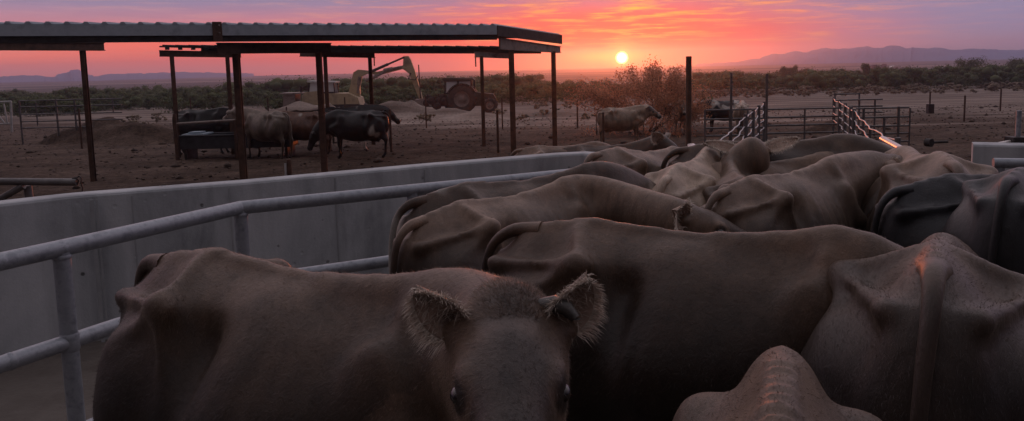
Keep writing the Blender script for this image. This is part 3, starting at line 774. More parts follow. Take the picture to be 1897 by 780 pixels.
def ground_mat():
    mt, nt, b = newmat('ground_dirt'); L = nt.links
    g = N(nt, 'ShaderNodeNewGeometry'); sp = N(nt, 'ShaderNodeSeparateXYZ'); L.new(g.outputs['Position'], sp.inputs[0])
    n1 = noise_n(nt, g.outputs['Position'], .55, 8, .62, .5); n2 = noise_n(nt, g.outputs['Position'], 6, 8, .7); 
    mp = N(nt, 'ShaderNodeMapping'); mp.inputs['Scale'].default_value = (.06, .32, 1); L.new(g.outputs['Position'], mp.inputs[0]); n3 = noise_n(nt, mp.outputs[0], 1.0, 6, .6, .4)
    dirt = ramp(nt, n1.outputs[0], [(.32, (.050, .033, .024)), (.5, (.088, .059, .044)), (.68, (.135, .095, .074))])
    clod = ramp(nt, n2.outputs[0], [(.35, (.45, .43, .42)), (.52, (.95, .95, .95)), (.68, (1.35, 1.33, 1.3))])
    m1 = N(nt, 'ShaderNodeMix', data_type='RGBA', blend_type='MULTIPLY'); m1.inputs[0].default_value = 1; L.new(dirt.outputs[0], m1.inputs[6]); L.new(clod.outputs[0], m1.inputs[7])
    sand = ramp(nt, n3.outputs[0], [(.33, (.10, .075, .06)), (.5, (.20, .155, .13)), (.66, (.36, .29, .25))])
    ms = N(nt, 'ShaderNodeMix', data_type='RGBA', blend_type='MULTIPLY'); ms.inputs[0].default_value = .5; L.new(sand.outputs[0], ms.inputs[6]); L.new(clod.outputs[0], ms.inputs[7])
    # sand beyond the pens, tongues of it further in
    def ma(op, a, c):
        n = N(nt, 'ShaderNodeMath', operation=op)
        for i, v in enumerate((a, c)):
            if isinstance(v, (int, float)): n.inputs[i].default_value = v
            else: L.new(v, n.inputs[i])
        return n.outputs[0]
    yy = ma('ADD', sp.outputs[1], ma('ADD', ma('MULTIPLY', ma('SUBTRACT', n3.outputs[0], .5), 26), ma('MULTIPLY', ma('MINIMUM', sp.outputs[0], 2.0), .7)))
    mr = N(nt, 'ShaderNodeMapRange', interpolation_type='SMOOTHSTEP'); mr.inputs[1].default_value = 37; mr.inputs[2].default_value = 48; L.new(yy, mr.inputs[0])
    m2 = N(nt, 'ShaderNodeMix', data_type='RGBA'); L.new(mr.outputs[0], m2.inputs[0]); L.new(m1.outputs[2], m2.inputs[6]); L.new(ms.outputs[2], m2.inputs[7])
    # pale dried patches inside the pen
    n4 = noise_n(nt, mp.outputs[0], 2.2, 5, .6, .8); pr = ramp(nt, n4.outputs[0], [(.64, (0, 0, 0)), (.74, (1, 1, 1))]); pm = ma('MULTIPLY', pr.outputs[0], .55)
    m3 = N(nt, 'ShaderNodeMix', data_type='RGBA'); L.new(pm, m3.inputs[0]); L.new(m2.outputs[2], m3.inputs[6]); m3.inputs[7].default_value = (.19, .15, .125, 1)
    # distant plain: dull scrub
    mf = N(nt, 'ShaderNodeMapRange'); mf.inputs[1].default_value = 170; mf.inputs[2].default_value = 260; L.new(sp.outputs[1], mf.inputs[0])
    mp2 = N(nt, 'ShaderNodeMapping'); mp2.inputs['Scale'].default_value = (.0012, .006, 1); L.new(g.outputs['Position'], mp2.inputs[0]); n5 = noise_n(nt, mp2.outputs[0], 1.5, 7, .6)
    far = ramp(nt, n5.outputs[0], [(.38, (.055, .055, .042)), (.52, (.12, .105, .085)), (.62, (.30, .25, .21))])
    m4 = N(nt, 'ShaderNodeMix', data_type='RGBA'); L.new(mf.outputs[0], m4.inputs[0]); L.new(m3.outputs[2], m4.inputs[6]); L.new(far.outputs[0], m4.inputs[7])
    L.new(m4.outputs[2], b.inputs['Base Color']); b.inputs['Roughness'].default_value = .95; b.inputs['Specular IOR Level'].default_value = .12
    bp = N(nt, 'ShaderNodeBump'); bp.inputs['Strength'].default_value = .9; bp.inputs['Distance'].default_value = .06; L.new(n2.outputs[0], bp.inputs['Height']); L.new(bp.outputs[0], b.inputs['Normal'])
    return mt
gnd = np_mesh('ground', Vg, Fg, ground_mat()); tag(gnd, kind='structure')

# loose clods, dung pats and stones scattered over the pens: nobody could count them
def scatter_clods():
    rg = random.Random(5); vs = []; fs = []
    base = [(-1, 0, 0), (1, 0, 0), (0, -1, 0), (0, 1, 0), (0, 0, .8), (0, 0, -.5)]; bf = [(0, 2, 4), (2, 1, 4), (1, 3, 4), (3, 0, 4), (2, 0, 5), (1, 2, 5), (3, 1, 5), (0, 3, 5)]
    for k in range(5200):
        y = 10+rg.random()**.7*48; x = rg.uniform(-.75, .75)*y
        r = rg.uniform(.02, .07)*(1+(rg.random() < .04)*1.6); z = ground_z(x, y)+r*.2; a = rg.uniform(0, 6.28); n = len(vs)
        for p in base:
            q = (p[0]*math.cos(a)-p[1]*math.sin(a), p[0]*math.sin(a)+p[1]*math.cos(a), p[2])
            vs.append((x+q[0]*r*rg.uniform(.7, 1.5), y+q[1]*r*rg.uniform(.7, 1.5), z+q[2]*r*rg.uniform(.5, 1.1)))
        fs += [tuple(i+n for i in f) for f in bf]
    return mesh_obj('clods', vs, fs, tex_mat('clod_dirt', (.03, .021, .016), (.085, .06, .047), 1.3, .95, c3=(.17, .13, .11), geo=True), smooth=True)
tag(scatter_clods(), 'dirt clods, dung and stones strewn over the trampled pens', 'dirt clods', kind='stuff')

# ------------------------------------------------------------------ mountains
def ridge(name, prof, dist, mat, depth, seed, hz):
    """a mountain range with real depth: crest profile in photograph pixels at distance dist"""
    rg = np.random.default_rng(seed); n = 150; px = np.linspace(prof[0][0], prof[-1][0], n); py = np.interp(px, [p[0] for p in prof], [p[1] for p in prof])
    py = py+1.5+rg.normal(0, .35, n)+.7*np.sin(px*.21+seed)*np.sin(px*.077); crest = np.array([tuple(at_y(a, b, dist)) for a, b in zip(px, py)]); rows = 15; V = []
    rough = np.cumsum(rg.normal(0, 1, n)); rough -= np.linspace(rough[0], rough[-1], n); rough = rough/np.abs(rough).max()
    for r_ in range(rows):
        t = r_/(rows-1)*2-1; fall = max(0, 1-abs(t))**.8
        for i in range(n):
            zc = crest[i, 2]+5.2; nz = noise.noise(Vector((i*.16, r_*.6, seed)))*.5+noise.noise(Vector((i*.5, r_*1.3, seed+4)))*.28
            z = -6+zc*fall*(1+(nz*.7)*(1-fall)*1.4)*(1 if r_ != rows//2 else 1)
            V.append((crest[i, 0]*(1+t*depth/dist), dist+t*depth+rough[i]*depth*.25, z))
    F = [(r_*n+i, r_*n+i+1, (r_+1)*n+i+1, (r_+1)*n+i) for r_ in range(rows-1) for i in range(n-1)]
    o = mesh_obj(name, V, F, mat, smooth=False); tag(o, kind='structure'); return o
rock = tex_mat('haze_tinted_rock', (.17, .21, .34), (.24, .29, .44), .01, .95, bump=0, geo=True)  # pale blue of distant haze put into the rock colour
P1 = [(1290, 116), (1340, 113.5), (1370, 111.5), (1392, 107), (1410, 105), (1425, 99), (1450, 97), (1476, 92), (1490, 95), (1512, 90), (1534, 86), (1552, 88), (1575, 87), (1600, 84), (1613, 83), (1626, 87), (1645, 85), (1664, 81), (1678, 83), (1690, 87), (1705, 84),
      (1718, 86), (1735, 86), (1752, 85), (1768, 88), (1790, 90), (1815, 87), (1840, 88), (1860, 90), (1897, 90), (1960, 92), (2050, 97)]
ridge('mountain_range', P1, 1500, rock, 150, 2, 0)
ridge('mountain', [(92, 144), (105, 141), (116, 135), (128, 131), (141, 126), (149, 130), (158, 135), (172, 139), (190, 142), (210, 144)], 1500, rock, 80, 5, 0)
ridge('mountain_range', [(-260, 146), (-60, 142), (0, 139.5), (30, 137), (60, 138), (90, 140), (170, 140), (200, 135), (240, 134), (290, 133), (330, 131), (380, 132), (430, 133), (470, 134)], 1640, rock, 90, 8, 0)
# ------------------------------------------------------------------ vegetation
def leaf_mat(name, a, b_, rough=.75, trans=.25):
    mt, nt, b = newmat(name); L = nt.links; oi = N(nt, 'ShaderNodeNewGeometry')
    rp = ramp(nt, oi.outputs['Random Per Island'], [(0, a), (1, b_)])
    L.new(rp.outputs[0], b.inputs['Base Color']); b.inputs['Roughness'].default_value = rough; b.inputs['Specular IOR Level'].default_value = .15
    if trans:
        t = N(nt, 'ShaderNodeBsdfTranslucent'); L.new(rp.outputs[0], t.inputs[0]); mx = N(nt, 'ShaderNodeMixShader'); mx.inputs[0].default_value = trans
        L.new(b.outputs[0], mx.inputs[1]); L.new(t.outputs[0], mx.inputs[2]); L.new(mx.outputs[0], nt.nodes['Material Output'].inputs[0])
    return mt
def leaves_np(C, S, rg, asp=.6):
    """one bent quad leaf spray at each centre"""
    n = len(C); a = rg.normal(size=(n, 3)); a /= np.linalg.norm(a, axis=1)[:, None]; b = np.cross(a, rg.normal(size=(n, 3))); b /= np.linalg.norm(b, axis=1)[:, None]
    S = S[:, None]; V = np.stack([C-a*S*.5, C+b*S*.5*asp, C+a*S*.5, C-b*S*.5*asp], 1).reshape(-1, 3)
    F = np.arange(4*n).reshape(n, 4); return V, F
def belt(name, spots, mat, seed, leaf=.3, dens=150, trunks=True):
    """many shrubs as one mass.  spots: (x, y, zbase, radius, height)"""
    rg = np.random.default_rng(seed); Cs = []; Ss = []; KV = []; KF = []; kn = 0; t_ = (1+5**.5)/2
    ico = np.array([(-1, t_, 0), (1, t_, 0), (-1, -t_, 0), (1, -t_, 0), (0, -1, t_), (0, 1, t_), (0, -1, -t_), (0, 1, -t_), (t_, 0, -1), (t_, 0, 1), (-t_, 0, -1), (-t_, 0, 1)])/1.902
    icf = np.array([(0, 11, 5), (0, 5, 1), (0, 1, 7), (0, 7, 10), (0, 10, 11), (1, 5, 9), (5, 11, 4), (11, 10, 2), (10, 7, 6), (7, 1, 8), (3, 9, 4), (3, 4, 2), (3, 2, 6), (3, 6, 8), (3, 8, 9), (4, 9, 5), (2, 4, 11), (6, 2, 10), (8, 6, 7), (9, 8, 1)])
    for (x, y, z, r, h) in spots:
        nl = int(dens*rg.uniform(.7, 1.3)); nb = rg.integers(10, 15); h = min(h, 4.3)
        cc = np.stack([x+rg.normal(0, .45, nb)*r, y+rg.normal(0, .45, nb)*r, z+h*rg.uniform(.22, .80, nb)], 1); rr = r*rg.uniform(.32, .55, nb)
        k = rg.integers(0, nb, nl); d = rg.normal(size=(nl, 3)); d /= np.linalg.norm(d, axis=1)[:, None]
        p = cc[k]+d*(rr[k]*rg.uniform(.42, 1.0, nl))[:, None]*np.array([1, 1, .72]); 
        for q_ in range(nb):
            KV.append(cc[q_]+ico*(rr[q_]*.56*rg.uniform(.75, 1.15, (12, 1)))*np.array([1, 1, .72])); KF.append(icf+kn); kn += 12
        low = rg.random(nl) < .25; p[low, 2] = z+rg.uniform(0, .5, low.sum())*h; p[:, 2] = np.clip(p[:, 2], z+.02, None)
        Cs.append(p); Ss.append(leaf*rg.uniform(.6, 1.5, nl)*(y/110)**.5)
    V, F = leaves_np(np.concatenate(Cs), np.concatenate(Ss), rg); KV = np.concatenate(KV); KF = np.concatenate(KF)
    KF = np.concatenate([KF, KF[:, 2:]], 1)
    me = bpy.data.meshes.new(name); VV = np.concatenate([V, KV]); KT = KF[:, :3]+len(V)
    me.vertices.add(len(VV)); me.vertices.foreach_set('co', VV.astype(np.float32).ravel()); nl_ = len(F)*4+len(KT)*3; me.loops.add(nl_); me.loops.foreach_set('vertex_index', np.concatenate([F.ravel(), KT.ravel()]).astype(np.int32))
    me.polygons.add(len(F)+len(KT)); me.polygons.foreach_set('loop_start', np.concatenate([np.arange(0, len(F)*4, 4), len(F)*4+np.arange(0, len(KT)*3, 3)]).astype(np.int32)); me.update(calc_edges=True); me.materials.append(mat)
    o = bpy.data.objects.new(name, me); col.objects.link(o); return o
gr = leaf_mat('mesquite_leaves', (.070, .092, .038), (.155, .180, .080))
dry = leaf_mat('dry_scrub_leaves', (.14, .11, .075), (.32, .26, .19))
rg = np.random.default_rng(3); spots = []
for k in range(760):
    y = rg.uniform(118, 205); x = rg.uniform(-.78, .78)*y
    px = CX+FPX*x/y; z = ground_z(x, y)
    hh = rg.uniform(2.2, 4.3)
    if 470 < px < 1140: hh *= 1.16
    if px < 460: hh *= .92
    if rg.random() < .05: hh *= 1.3
    if 1000 < px < 1290: hh *= .50
    spots.append((x, y, z, hh*rg.uniform(.55, .85), hh))
for k in range(90):        # nearer clumps behind the machines and to the left
    y = rg.uniform(88, 120); px = rg.choice([rg.uniform(-60, 470), rg.uniform(480, 1090)]); x = (px-CX)/FPX*y; hh = rg.uniform(1.8, 2.9); spots.append((x, y, ground_z(x, y), hh*.7, hh))
b_ = belt('treeline', spots, gr, 4, .19, 950); tag(b_, 'dark green mesquite woodland running along the edge of the plain', 'woodland', kind='stuff')
sp2 = []
for k in range(170):
    px = rg.choice([rg.uniform(940, 1560), rg.uniform(1180, 1540), rg.uniform(1560, 1950)]); y = rg.uniform(92, 122); x = (px-CX)/FPX*y; hh = rg.uniform(.5, 1.3); sp2.append((x, y, ground_z(x, y), hh*.9, hh))
for k in range(60):
    px = rg.uniform(200, 1200); y = rg.uniform(48, 85); x = (px-CX)/FPX*y; hh = rg.uniform(.25, .7); sp2.append((x, y, ground_z(x, y), hh*.9, hh))
b_ = belt('dry_scrub', sp2, dry, 6, .16, 60); tag(b_, 'pale dry weeds and low scrub at the foot of the woodland', 'scrub', kind='stuff')

bark = tex_mat('branch_bark', (.05, .036, .028), (.12, .09, .07), 12, .9, bump=.4, bscale=60)
def tree(px, py, h, w, label, cat, group=None, seed=1, leaf=.09, nleaf=2600, mat=gr, stems=7, spread=.55, nlev=4, name='mesquite_tree', dome=False):
    base = on_ground(px, py); root = empty(name, base, label=label, cat=cat, group=group); rd = random.Random(seed); tr = MB(); tips = []
    def grow(p, d, L_, r, lev):
        pts = [p]; q = p.copy(); dd = d.copy()
        for i in range(3):
            dd = (dd+Vector((rd.gauss(0, .22), rd.gauss(0, .22), rd.gauss(.03, .12)))).normalized(); q = q+dd*(L_/3); pts.append(q.copy())
        tr.tube(pts, r, 5, caps=False, radii=[r, r*.85, r*.7, r*.5])
        if lev >= 2: tips.extend(pts[1:])
        if lev < nlev:
            for k in range(rd.choice((2, 3, 3))):
                a = pts[rd.choice((2, 3, 3))]; nd = (dd+Vector((rd.gauss(0, .6), rd.gauss(0, .6), rd.gauss(.10, .35)))).normalized(); grow(a, nd, L_*rd.uniform(.55, .82), r*.55, lev+1)
    for k in range(stems):
        a = 2*PI*k/stems+rd.uniform(-.3, .3); d = Vector((math.cos(a)*spread*w/h, math.sin(a)*spread*w/h, 1)).normalized(); grow(Vector((math.cos(a)*.12, math.sin(a)*.12, -.05)), d, h*.42, .030*h/3, 1)
    tr.build('trunk', bark, root)
    zmax = max(t.z for t in tips); sc = h/zmax*.97
    xs_ = sorted(abs(t.x) for t in tips); wx = xs_[int(len(xs_)*.97)]; sx = (w/2)/wx
    for o in root.children:
        for v in o.data.vertices: v.co = Vector((v.co.x*sx, v.co.y*sx, v.co.z*sc))
    rn = np.random.default_rng(seed); T = np.array([(t.x*sx, t.y*sx, t.z*sc) for t in tips]); k = rn.integers(0, len(T), nleaf); C = T[k]+rn.normal(0, .085*w/3.5, (nleaf, 3)); C[:, 2] = np.clip(C[:, 2], .05, None)
    if dome:
        nc = 150; d_ = rn.normal(size=(nc, 3)); d_ /= np.linalg.norm(d_, axis=1)[:, None]; d_[:, 2] = np.abs(d_[:, 2]); cc = d_*rn.uniform(.45, 1.0, nc)[:, None]**.6*np.array([w/2, w/2, h*.97]); cc[:, 2] += .1; m_ = nleaf//2; kk = rn.integers(0, nc, m_); D = cc[kk]*rn.uniform(.86, 1.04, m_)[:, None]+rn.normal(0, .10, (m_, 3)); D[:, 2] = np.clip(D[:, 2], .05, None); C = np.concatenate([C, D]); nleaf = len(C)
    V, F = leaves_np(C, leaf*rn.uniform(.5, 1.4, nleaf), rn, .45); np_mesh('crown', V, F, mat, root, smooth=False)
    return root
backlit = leaf_mat('backlit_bush_leaves', (.26, .13, .08), (.62, .34, .22), trans=.65)  # red glow of the low sun put into the leaf colour
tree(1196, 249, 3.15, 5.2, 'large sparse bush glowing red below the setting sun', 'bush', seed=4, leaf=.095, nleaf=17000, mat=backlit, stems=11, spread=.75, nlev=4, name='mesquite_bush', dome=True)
tree(1262, 236, 2.1, 2.6, 'small dark bush behind the tall rusty pipe post', 'bush', seed=9, leaf=.08, nleaf=6000, mat=gr, stems=6, spread=.7, nlev=3, name='mesquite_bush')
def wood_tree(px, d, hpx, wpx, label, seed):
    p = at_y(px, 150, d); z = ground_z(p.x, d); hor = proj((p.x, d, CAMZ))[1]
    top = CAMZ+(hor-hpx)/FPX*d; h = top-z; w = wpx/FPX*d
    base = Vector((p.x, d, z)); root = empty('mesquite_tree', base, label=label, cat='tree', group='taller trees standing out of the woodland'); rn = np.random.default_rng(seed); t = MB()
    for k in range(4): a = rn.uniform(0, 6.28); t.tube([(0, 0, -.1), (math.cos(a)*w*.1, math.sin(a)*w*.1, h*.35), (math.cos(a)*w*.25, math.sin(a)*w*.25, h*.75)], .12, 5, radii=[.16, .12, .05])
    t.build('trunk', bark, root); nb = 16; cc = np.stack([rn.normal(0, .24, nb)*w, rn.normal(0, .24, nb)*w, h*rn.uniform(.45, .86, nb)], 1); nl = 4200; k = rn.integers(0, nb, nl)
    d_ = rn.normal(size=(nl, 3)); d_ /= np.linalg.norm(d_, axis=1)[:, None]; C = cc[k]+d_*(w*rn.uniform(.15, .27, nb)[k]*rn.uniform(.2, 1.05, nl))[:, None]; C[:, 2] = np.clip(C[:, 2], .3, h)
    V, F = leaves_np(C, .19*rn.uniform(.6, 1.4, nl), rn); np_mesh('crown', V, F, gr, root, smooth=False)
wood_tree(1795, 150, 103, 48, 'tallest dark tree standing out of the woodland at the right', 1)
wood_tree(1880, 150, 104, 40, 'dark tree at the far right end of the woodland', 2)
wood_tree(1606, 165, 113, 26, 'small round tree standing out of the woodland left of the tallest one', 3)
wood_tree(1460, 160, 118, 26, 'lone round tree at the woodland edge below the left end of the mountains', 4)
# ------------------------------------------------------------------ concrete, steel and pipe materials
SLAB = .62
def concrete_mat():
    mt, nt, b = newmat('cast_concrete'); L = nt.links; g = N(nt, 'ShaderNodeNewGeometry')
    mp = N(nt, 'ShaderNodeMapping'); mp.inputs['Scale'].default_value = (1, 1, .35); L.new(g.outputs['Position'], mp.inputs[0])
    n1 = noise_n(nt, mp.outputs[0], 1.6, 8, .62, .6); rp = ramp(nt, n1.outputs[0], [(.3, (.22, .235, .25)), (.5, (.42, .44, .46)), (.72, (.56, .575, .59))])
    mp2 = N(nt, 'ShaderNodeMapping'); mp2.inputs['Scale'].default_value = (2.2, 2.2, .16); L.new(g.outputs['Position'], mp2.inputs[0]); n2 = noise_n(nt, mp2.outputs[0], 2.2, 4, .6)
    st = ramp(nt, n2.outputs[0], [(.34, (.78, .78, .78)), (.52, (1, 1, 1))]); m1 = N(nt, 'ShaderNodeMix', data_type='RGBA', blend_type='MULTIPLY'); m1.inputs[0].default_value = .75
    L.new(rp.outputs[0], m1.inputs[6]); L.new(st.outputs[0], m1.inputs[7])
    vo = N(nt, 'ShaderNodeTexVoronoi'); vo.inputs['Scale'].default_value = 5.0; L.new(g.outputs['Position'], vo.inputs['Vector']); holes = ramp(nt, vo.outputs['Distance'], [(.05, (.28, .27, .26)), (.10, (1, 1, 1))])
    n3 = noise_n(nt, g.outputs['Position'], 3.0, 4, .7); hm = ramp(nt, n3.outputs[0], [(.46, (0, 0, 0)), (.54, (1, 1, 1))])
    m2 = N(nt, 'ShaderNodeMix', data_type='RGBA', blend_type='MULTIPLY'); L.new(hm.outputs[0], m2.inputs[0]); L.new(m1.outputs[2], m2.inputs[6]); L.new(holes.outputs[0], m2.inputs[7]); L.new(m2.outputs[2], b.inputs['Base Color'])
    n4 = noise_n(nt, g.outputs['Position'], 40, 6, .7); mh = N(nt, 'ShaderNodeMath', operation='MULTIPLY_ADD'); L.new(holes.outputs[0], mh.inputs[0]); mh.inputs[1].default_value = 1.2; L.new(n4.outputs[0], mh.inputs[2])
    bp = N(nt, 'ShaderNodeBump'); bp.inputs['Strength'].default_value = .5; bp.inputs['Distance'].default_value = .008; L.new(mh.outputs[0], bp.inputs['Height']); L.new(bp.outputs[0], b.inputs['Normal'])
    b.inputs['Roughness'].default_value = .8; b.inputs['Specular IOR Level'].default_value = .3; return mt
CONC = concrete_mat()
GALV = tex_mat('galvanized_pipe', (.16, .175, .20), (.33, .35, .385), 16, .48, .35, .25, 60, (1, 1, 1), (.23, .25, .28), .5, .004)
RUST = tex_mat('rusty_steel', (.045, .026, .020), (.10, .058, .042), 6, .72, .15, .4, 50, c3=(.15, .085, .06))
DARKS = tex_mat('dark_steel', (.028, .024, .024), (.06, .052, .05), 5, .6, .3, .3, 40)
PALES = tex_mat('weathered_steel', (.16, .125, .11), (.30, .25, .225), 3, .65, .2, .3, 40, c3=(.09, .06, .05))
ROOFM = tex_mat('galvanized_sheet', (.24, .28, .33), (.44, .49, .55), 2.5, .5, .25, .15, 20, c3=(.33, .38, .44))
RAILM = tex_mat('worn_pipe', (.09, .085, .085), (.19, .18, .18), 6, .5, .4, .3, 40)

# the pen's raised concrete floor
b = MB(); out_ = [(-5.4, -8), (-5.4, 3.2), (-3.9, 5.9), (-3.3, 6.6), (1.2, 9.0), (1.6, 10.6), (6.4, 10.6), (6.4, 8.6), (12, 8.2), (12, -8)]
vs = [(x, y, SLAB) for x, y in out_]+[(x, y, -.4) for x, y in out_]; n = len(out_)
slab_m = tex_mat('manured_concrete', (.045, .036, .03), (.13, .11, .095), 1.4, .6, 0, .6, 14, c3=(.07, .055, .045), geo=True, bdist=.02)
o = mesh_obj('concrete_floor', vs, [tuple(reversed(range(n)))]+[(i, (i+1) % n, (i+1) % n+n, i+n) for i in range(n)], slab_m); tag(o, kind='structure')
bmx = bmesh.new(); bmx.from_mesh(o.data); bmesh.ops.recalc_face_normals(bmx, faces=bmx.faces[:]); bmx.to_mesh(o.data); bmx.free()

# feed bunk wall
WZ = 1.85; WT = .20
def wall_along(name, pts, thick, z0, z1, mat, side=1):
    """thin wall following pts (plan), softened upper edges, thickness to the far side"""
    prof = [(0, z0), (0, z1-.025), (.008, z1-.008), (.025, z1), (thick-.025, z1), (thick-.008, z1-.008), (thick, z1-.025), (thick, z0)]
    vs = []; fs = []; P = [Vector((p[0], p[1], 0)) for p in pts]; n = len(P); m_ = len(prof)
    for i, p in enumerate(P):
        d = ((P[min(i+1, n-1)]-P[i]).normalized() if i < n-1 else Vector((0, 0, 0)))+((P[i]-P[i-1]).normalized() if i > 0 else Vector((0, 0, 0))); d.normalize(); nn = Vector((-d.y, d.x, 0))*side
        for (a, z) in prof: vs.append(p+nn*a+Vector((0, 0, z)))
    for i in range(n-1):
        for k in range(m_-1): fs.append((i*m_+k, i*m_+k+1, (i+1)*m_+k+1, (i+1)*m_+k))
    fs += [tuple(range(m_)), tuple(reversed(range((n-1)*m_, n*m_)))]
    bm = bmesh.new(); V_ = [bm.verts.new(v) for v in vs]; [bm.faces.new([V_[i] for i in f]) for f in fs]; bmesh.ops.recalc_face_normals(bm, faces=bm.faces[:])
    me = bpy.data.meshes.new(name); bm.to_mesh(me); bm.free(); me.materials.append(mat); o = bpy.data.objects.new(name, me); col.objects.link(o); return o
wp = [at_z(-260, 404, WZ), at_z(0, 377, WZ), at_z(80, 368, WZ), at_z(130, 362.5, WZ), at_z(170, 359, WZ), at_z(450, 337.5, WZ), at_z(800, 305.5, WZ), at_z(1035, 286, WZ), at_z(1080, 283.6, WZ), at_z(1106, 285.5, WZ)]
_e = (wp[0]-wp[1]).normalized(); wp = [wp[0]+_e*7+Vector((0, -3, 0)), wp[0]+_e*2.5+Vector((0, -.5, 0))]+wp
wall = wall_along('feed_bunk_wall', [(p.x, p.y) for p in wp], WT, .2, WZ, CONC)
tag(wall, 'long pale concrete feed bunk wall running up the left side of the pen', 'wall')
def on_path(pts, t):
    P = [Vector((p[0], p[1], 0)) for p in pts]; L_ = [(P[i+1]-P[i]).length for i in range(len(P)-1)]; t *= sum(L_)
    for i, l in enumerate(L_):
        if t <= l or i == len(L_)-1:
            d = (P[i+1]-P[i]).normalized(); return P[i]+d*t, d
        t -= l
b = MB()      # cast joints, a few millimetres proud
for px, py in ((168, 361), (178, 360), (424, 340), (787, 307), (620, 322), (243, 354)):
    p = at_z(px, py, WZ); q = at_z(px+30, py-2.6, WZ); d = Vector((q.x-p.x, q.y-p.y, 0)).normalized(); nn = Vector((-d.y, d.x, 0)); r_ = Matrix.Rotation(math.atan2(d.y, d.x), 3, 'Z')
    b.box((p.x-nn.x*.001, p.y-nn.y*.001, (WZ-.04+.3)/2), (.012 if px not in (168,) else .03, .008, WZ-.04-.3), r_)
j = b.build('cast_joint', tex_mat('joint_mortar', (.26, .27, .28), (.38, .39, .40), 5, .9)); j.parent = wall

# pipe rail in front of the wall
RZ = (1.92, 1.42, .92)
rp_ = [at_z(-330, 556, 1.92), at_z(0, 485, 1.92), at_z(113, 460, 1.92), at_z(445, 385, 1.92), at_z(1076, 320.4, 1.92)]
_e = (rp_[0]-rp_[1]).normalized(); rp_far = rp_[0]+_e*6
rail = empty('pipe_rail', (rp_[2].x, rp_[2].y, SLAB), label='galvanized three bar pipe rail between the brown cows and the concrete wall', cat='rail')
o0 = rail.location
for zi, z in enumerate(RZ):
    b = MB(); segs = [[Vector((p.x, p.y, z)) for p in [rp_far]+rp_]]
    P = segs[0]
    for i in range(len(P)-1):
        b.tube([P[i]-o0, P[i+1]-o0], .045 if zi == 0 else .042, 20)
        b.tube([P[i+1]-o0-Vector((0, 0, .001)), P[i+1]-o0+(P[i+1]-P[i]).normalized()*.002], .046, 20)
        if i+1 < len(P)-1: # weld bead
            d = (P[i+1]-P[i]).normalized(); bd = []
            b.lathe(tuple(P[i+1]-o0), [(.0, -.047), (.03, -.036), (.046, -.012), (.047, .012), (.03, .036), (0, .047)], 14)
    b.build('rail_bar', GALV, rail)
for i in (-1, 0, 2, 3):
    b = MB(); p = rp_[i] if i >= 0 else rp_[0]+_e*2.6; off_ = (Vector((.052, -.02, 0)) if i != 3 else Vector((0, 0, 0)))*0
    b.tube([Vector((p.x, p.y, SLAB-.1))-o0, Vector((p.x, p.y, 1.90))-o0], .043, 20); b.lathe(tuple(Vector((p.x, p.y, 1.875))-o0), [(.045, -.01), (.05, .0), (.045, .012)], 20); b.lathe(tuple(Vector((p.x, p.y, 1.42))-o0), [(.044, -.048), (.05, -.035), (.05, .035), (.044, .048)], 20)
    b.build('post', GALV, rail)
for t in (.45, .9):
    p = rp_[3].lerp(rp_[4], t); b = MB(); b.tube([Vector((p.x, p.y, SLAB-.1))-o0, Vector((p.x, p.y, 1.90))-o0], .043, 16); b.build('post', GALV, rail)

# concrete block and pipe at the far right
q0, q1 = at_z(1803, 267, WZ), at_z(1990, 271, WZ)
w2 = wall_along('feed_bunk_wall', [(q0.x, q0.y), (q1.x, q1.y)], .28, .2, WZ, CONC); tag(w2, 'short pale concrete wall end at the far right behind the black cow', 'wall')
r0 = empty('pipe_rail', at_z(1840, 302, 1.92), label='blue grey pipe rail below the short concrete wall at the far right', cat='rail')
b = MB(); b.tube([(0, 0, 0), at_z(1990, 304, 1.92)-r0.location], .042, 16); b.build('rail_bar', GALV, r0)
b = MB(); b.tube([at_z(1960, 303, 1.92)-r0.location, at_z(1960, 303, 1.92)-r0.location-Vector((0, 0, 1.35))], .042, 14); b.build('post', GALV, r0)
b = MB(); b.tube([(.05, 0, 0), (.05, 0, -1.35)], .042, 14); b.build('post', GALV, r0)

# ------------------------------------------------------------------ sheds
def Q(px, py, y): return at_y(px, py, y)
def zup(px, py, y): return at_y(px, py, y).z
A_nr, A_fr = Q(920, 47, 23), Q(1040, 65, 26.6)
A_nl = Q(-240, 43, 15.9); ev = A_fr-A_nr; A_fl = A_nl+ev
shed = empty('cattle_shed', (A_nr.x, A_nr.y, 0), label='long open cattle shed with ribbed metal roof edge nearest the bunk wall', cat='shed'); so_ = shed.location
S = lambda p: Vector(p)-so_
roof = MB(); L_ = (A_nl-A_nr).length; ux = (A_nl-A_nr).normalized()
roof.add([S(A_nr), S(A_nl), S(A_fl), S(A_fr)]+[S(p)-Vector((0, 0, .03)) for p in (A_nr, A_nl, A_fl, A_fr)], [(0, 1, 2, 3), (7, 6, 5, 4), (0, 4, 5, 1), (2, 6, 7, 3), (1, 5, 6, 2), (0, 3, 7, 4)])
k = 0.12
while k < L_:
    a = A_nr+ux*k; u2 = Vector((ux.x, ux.y, 0)).normalized()*.07; e = ev*1.0; a0_ = a-ev.normalized()*.03; a1_ = a+e
    vs = [a0_-u2, a0_-u2*.45+Vector((0, 0, .05)), a0_+u2*.45+Vector((0, 0, .05)), a0_+u2]; vs += [v-a0_+a1_ for v in vs]
    roof.add([S(v) for v in vs], [(0, 1, 2, 3), (7, 6, 5, 4), (0, 4, 5, 1), (1, 5, 6, 2), (2, 6, 7, 3)]); k += .37
roof.build('roof', ROOFM, shed)
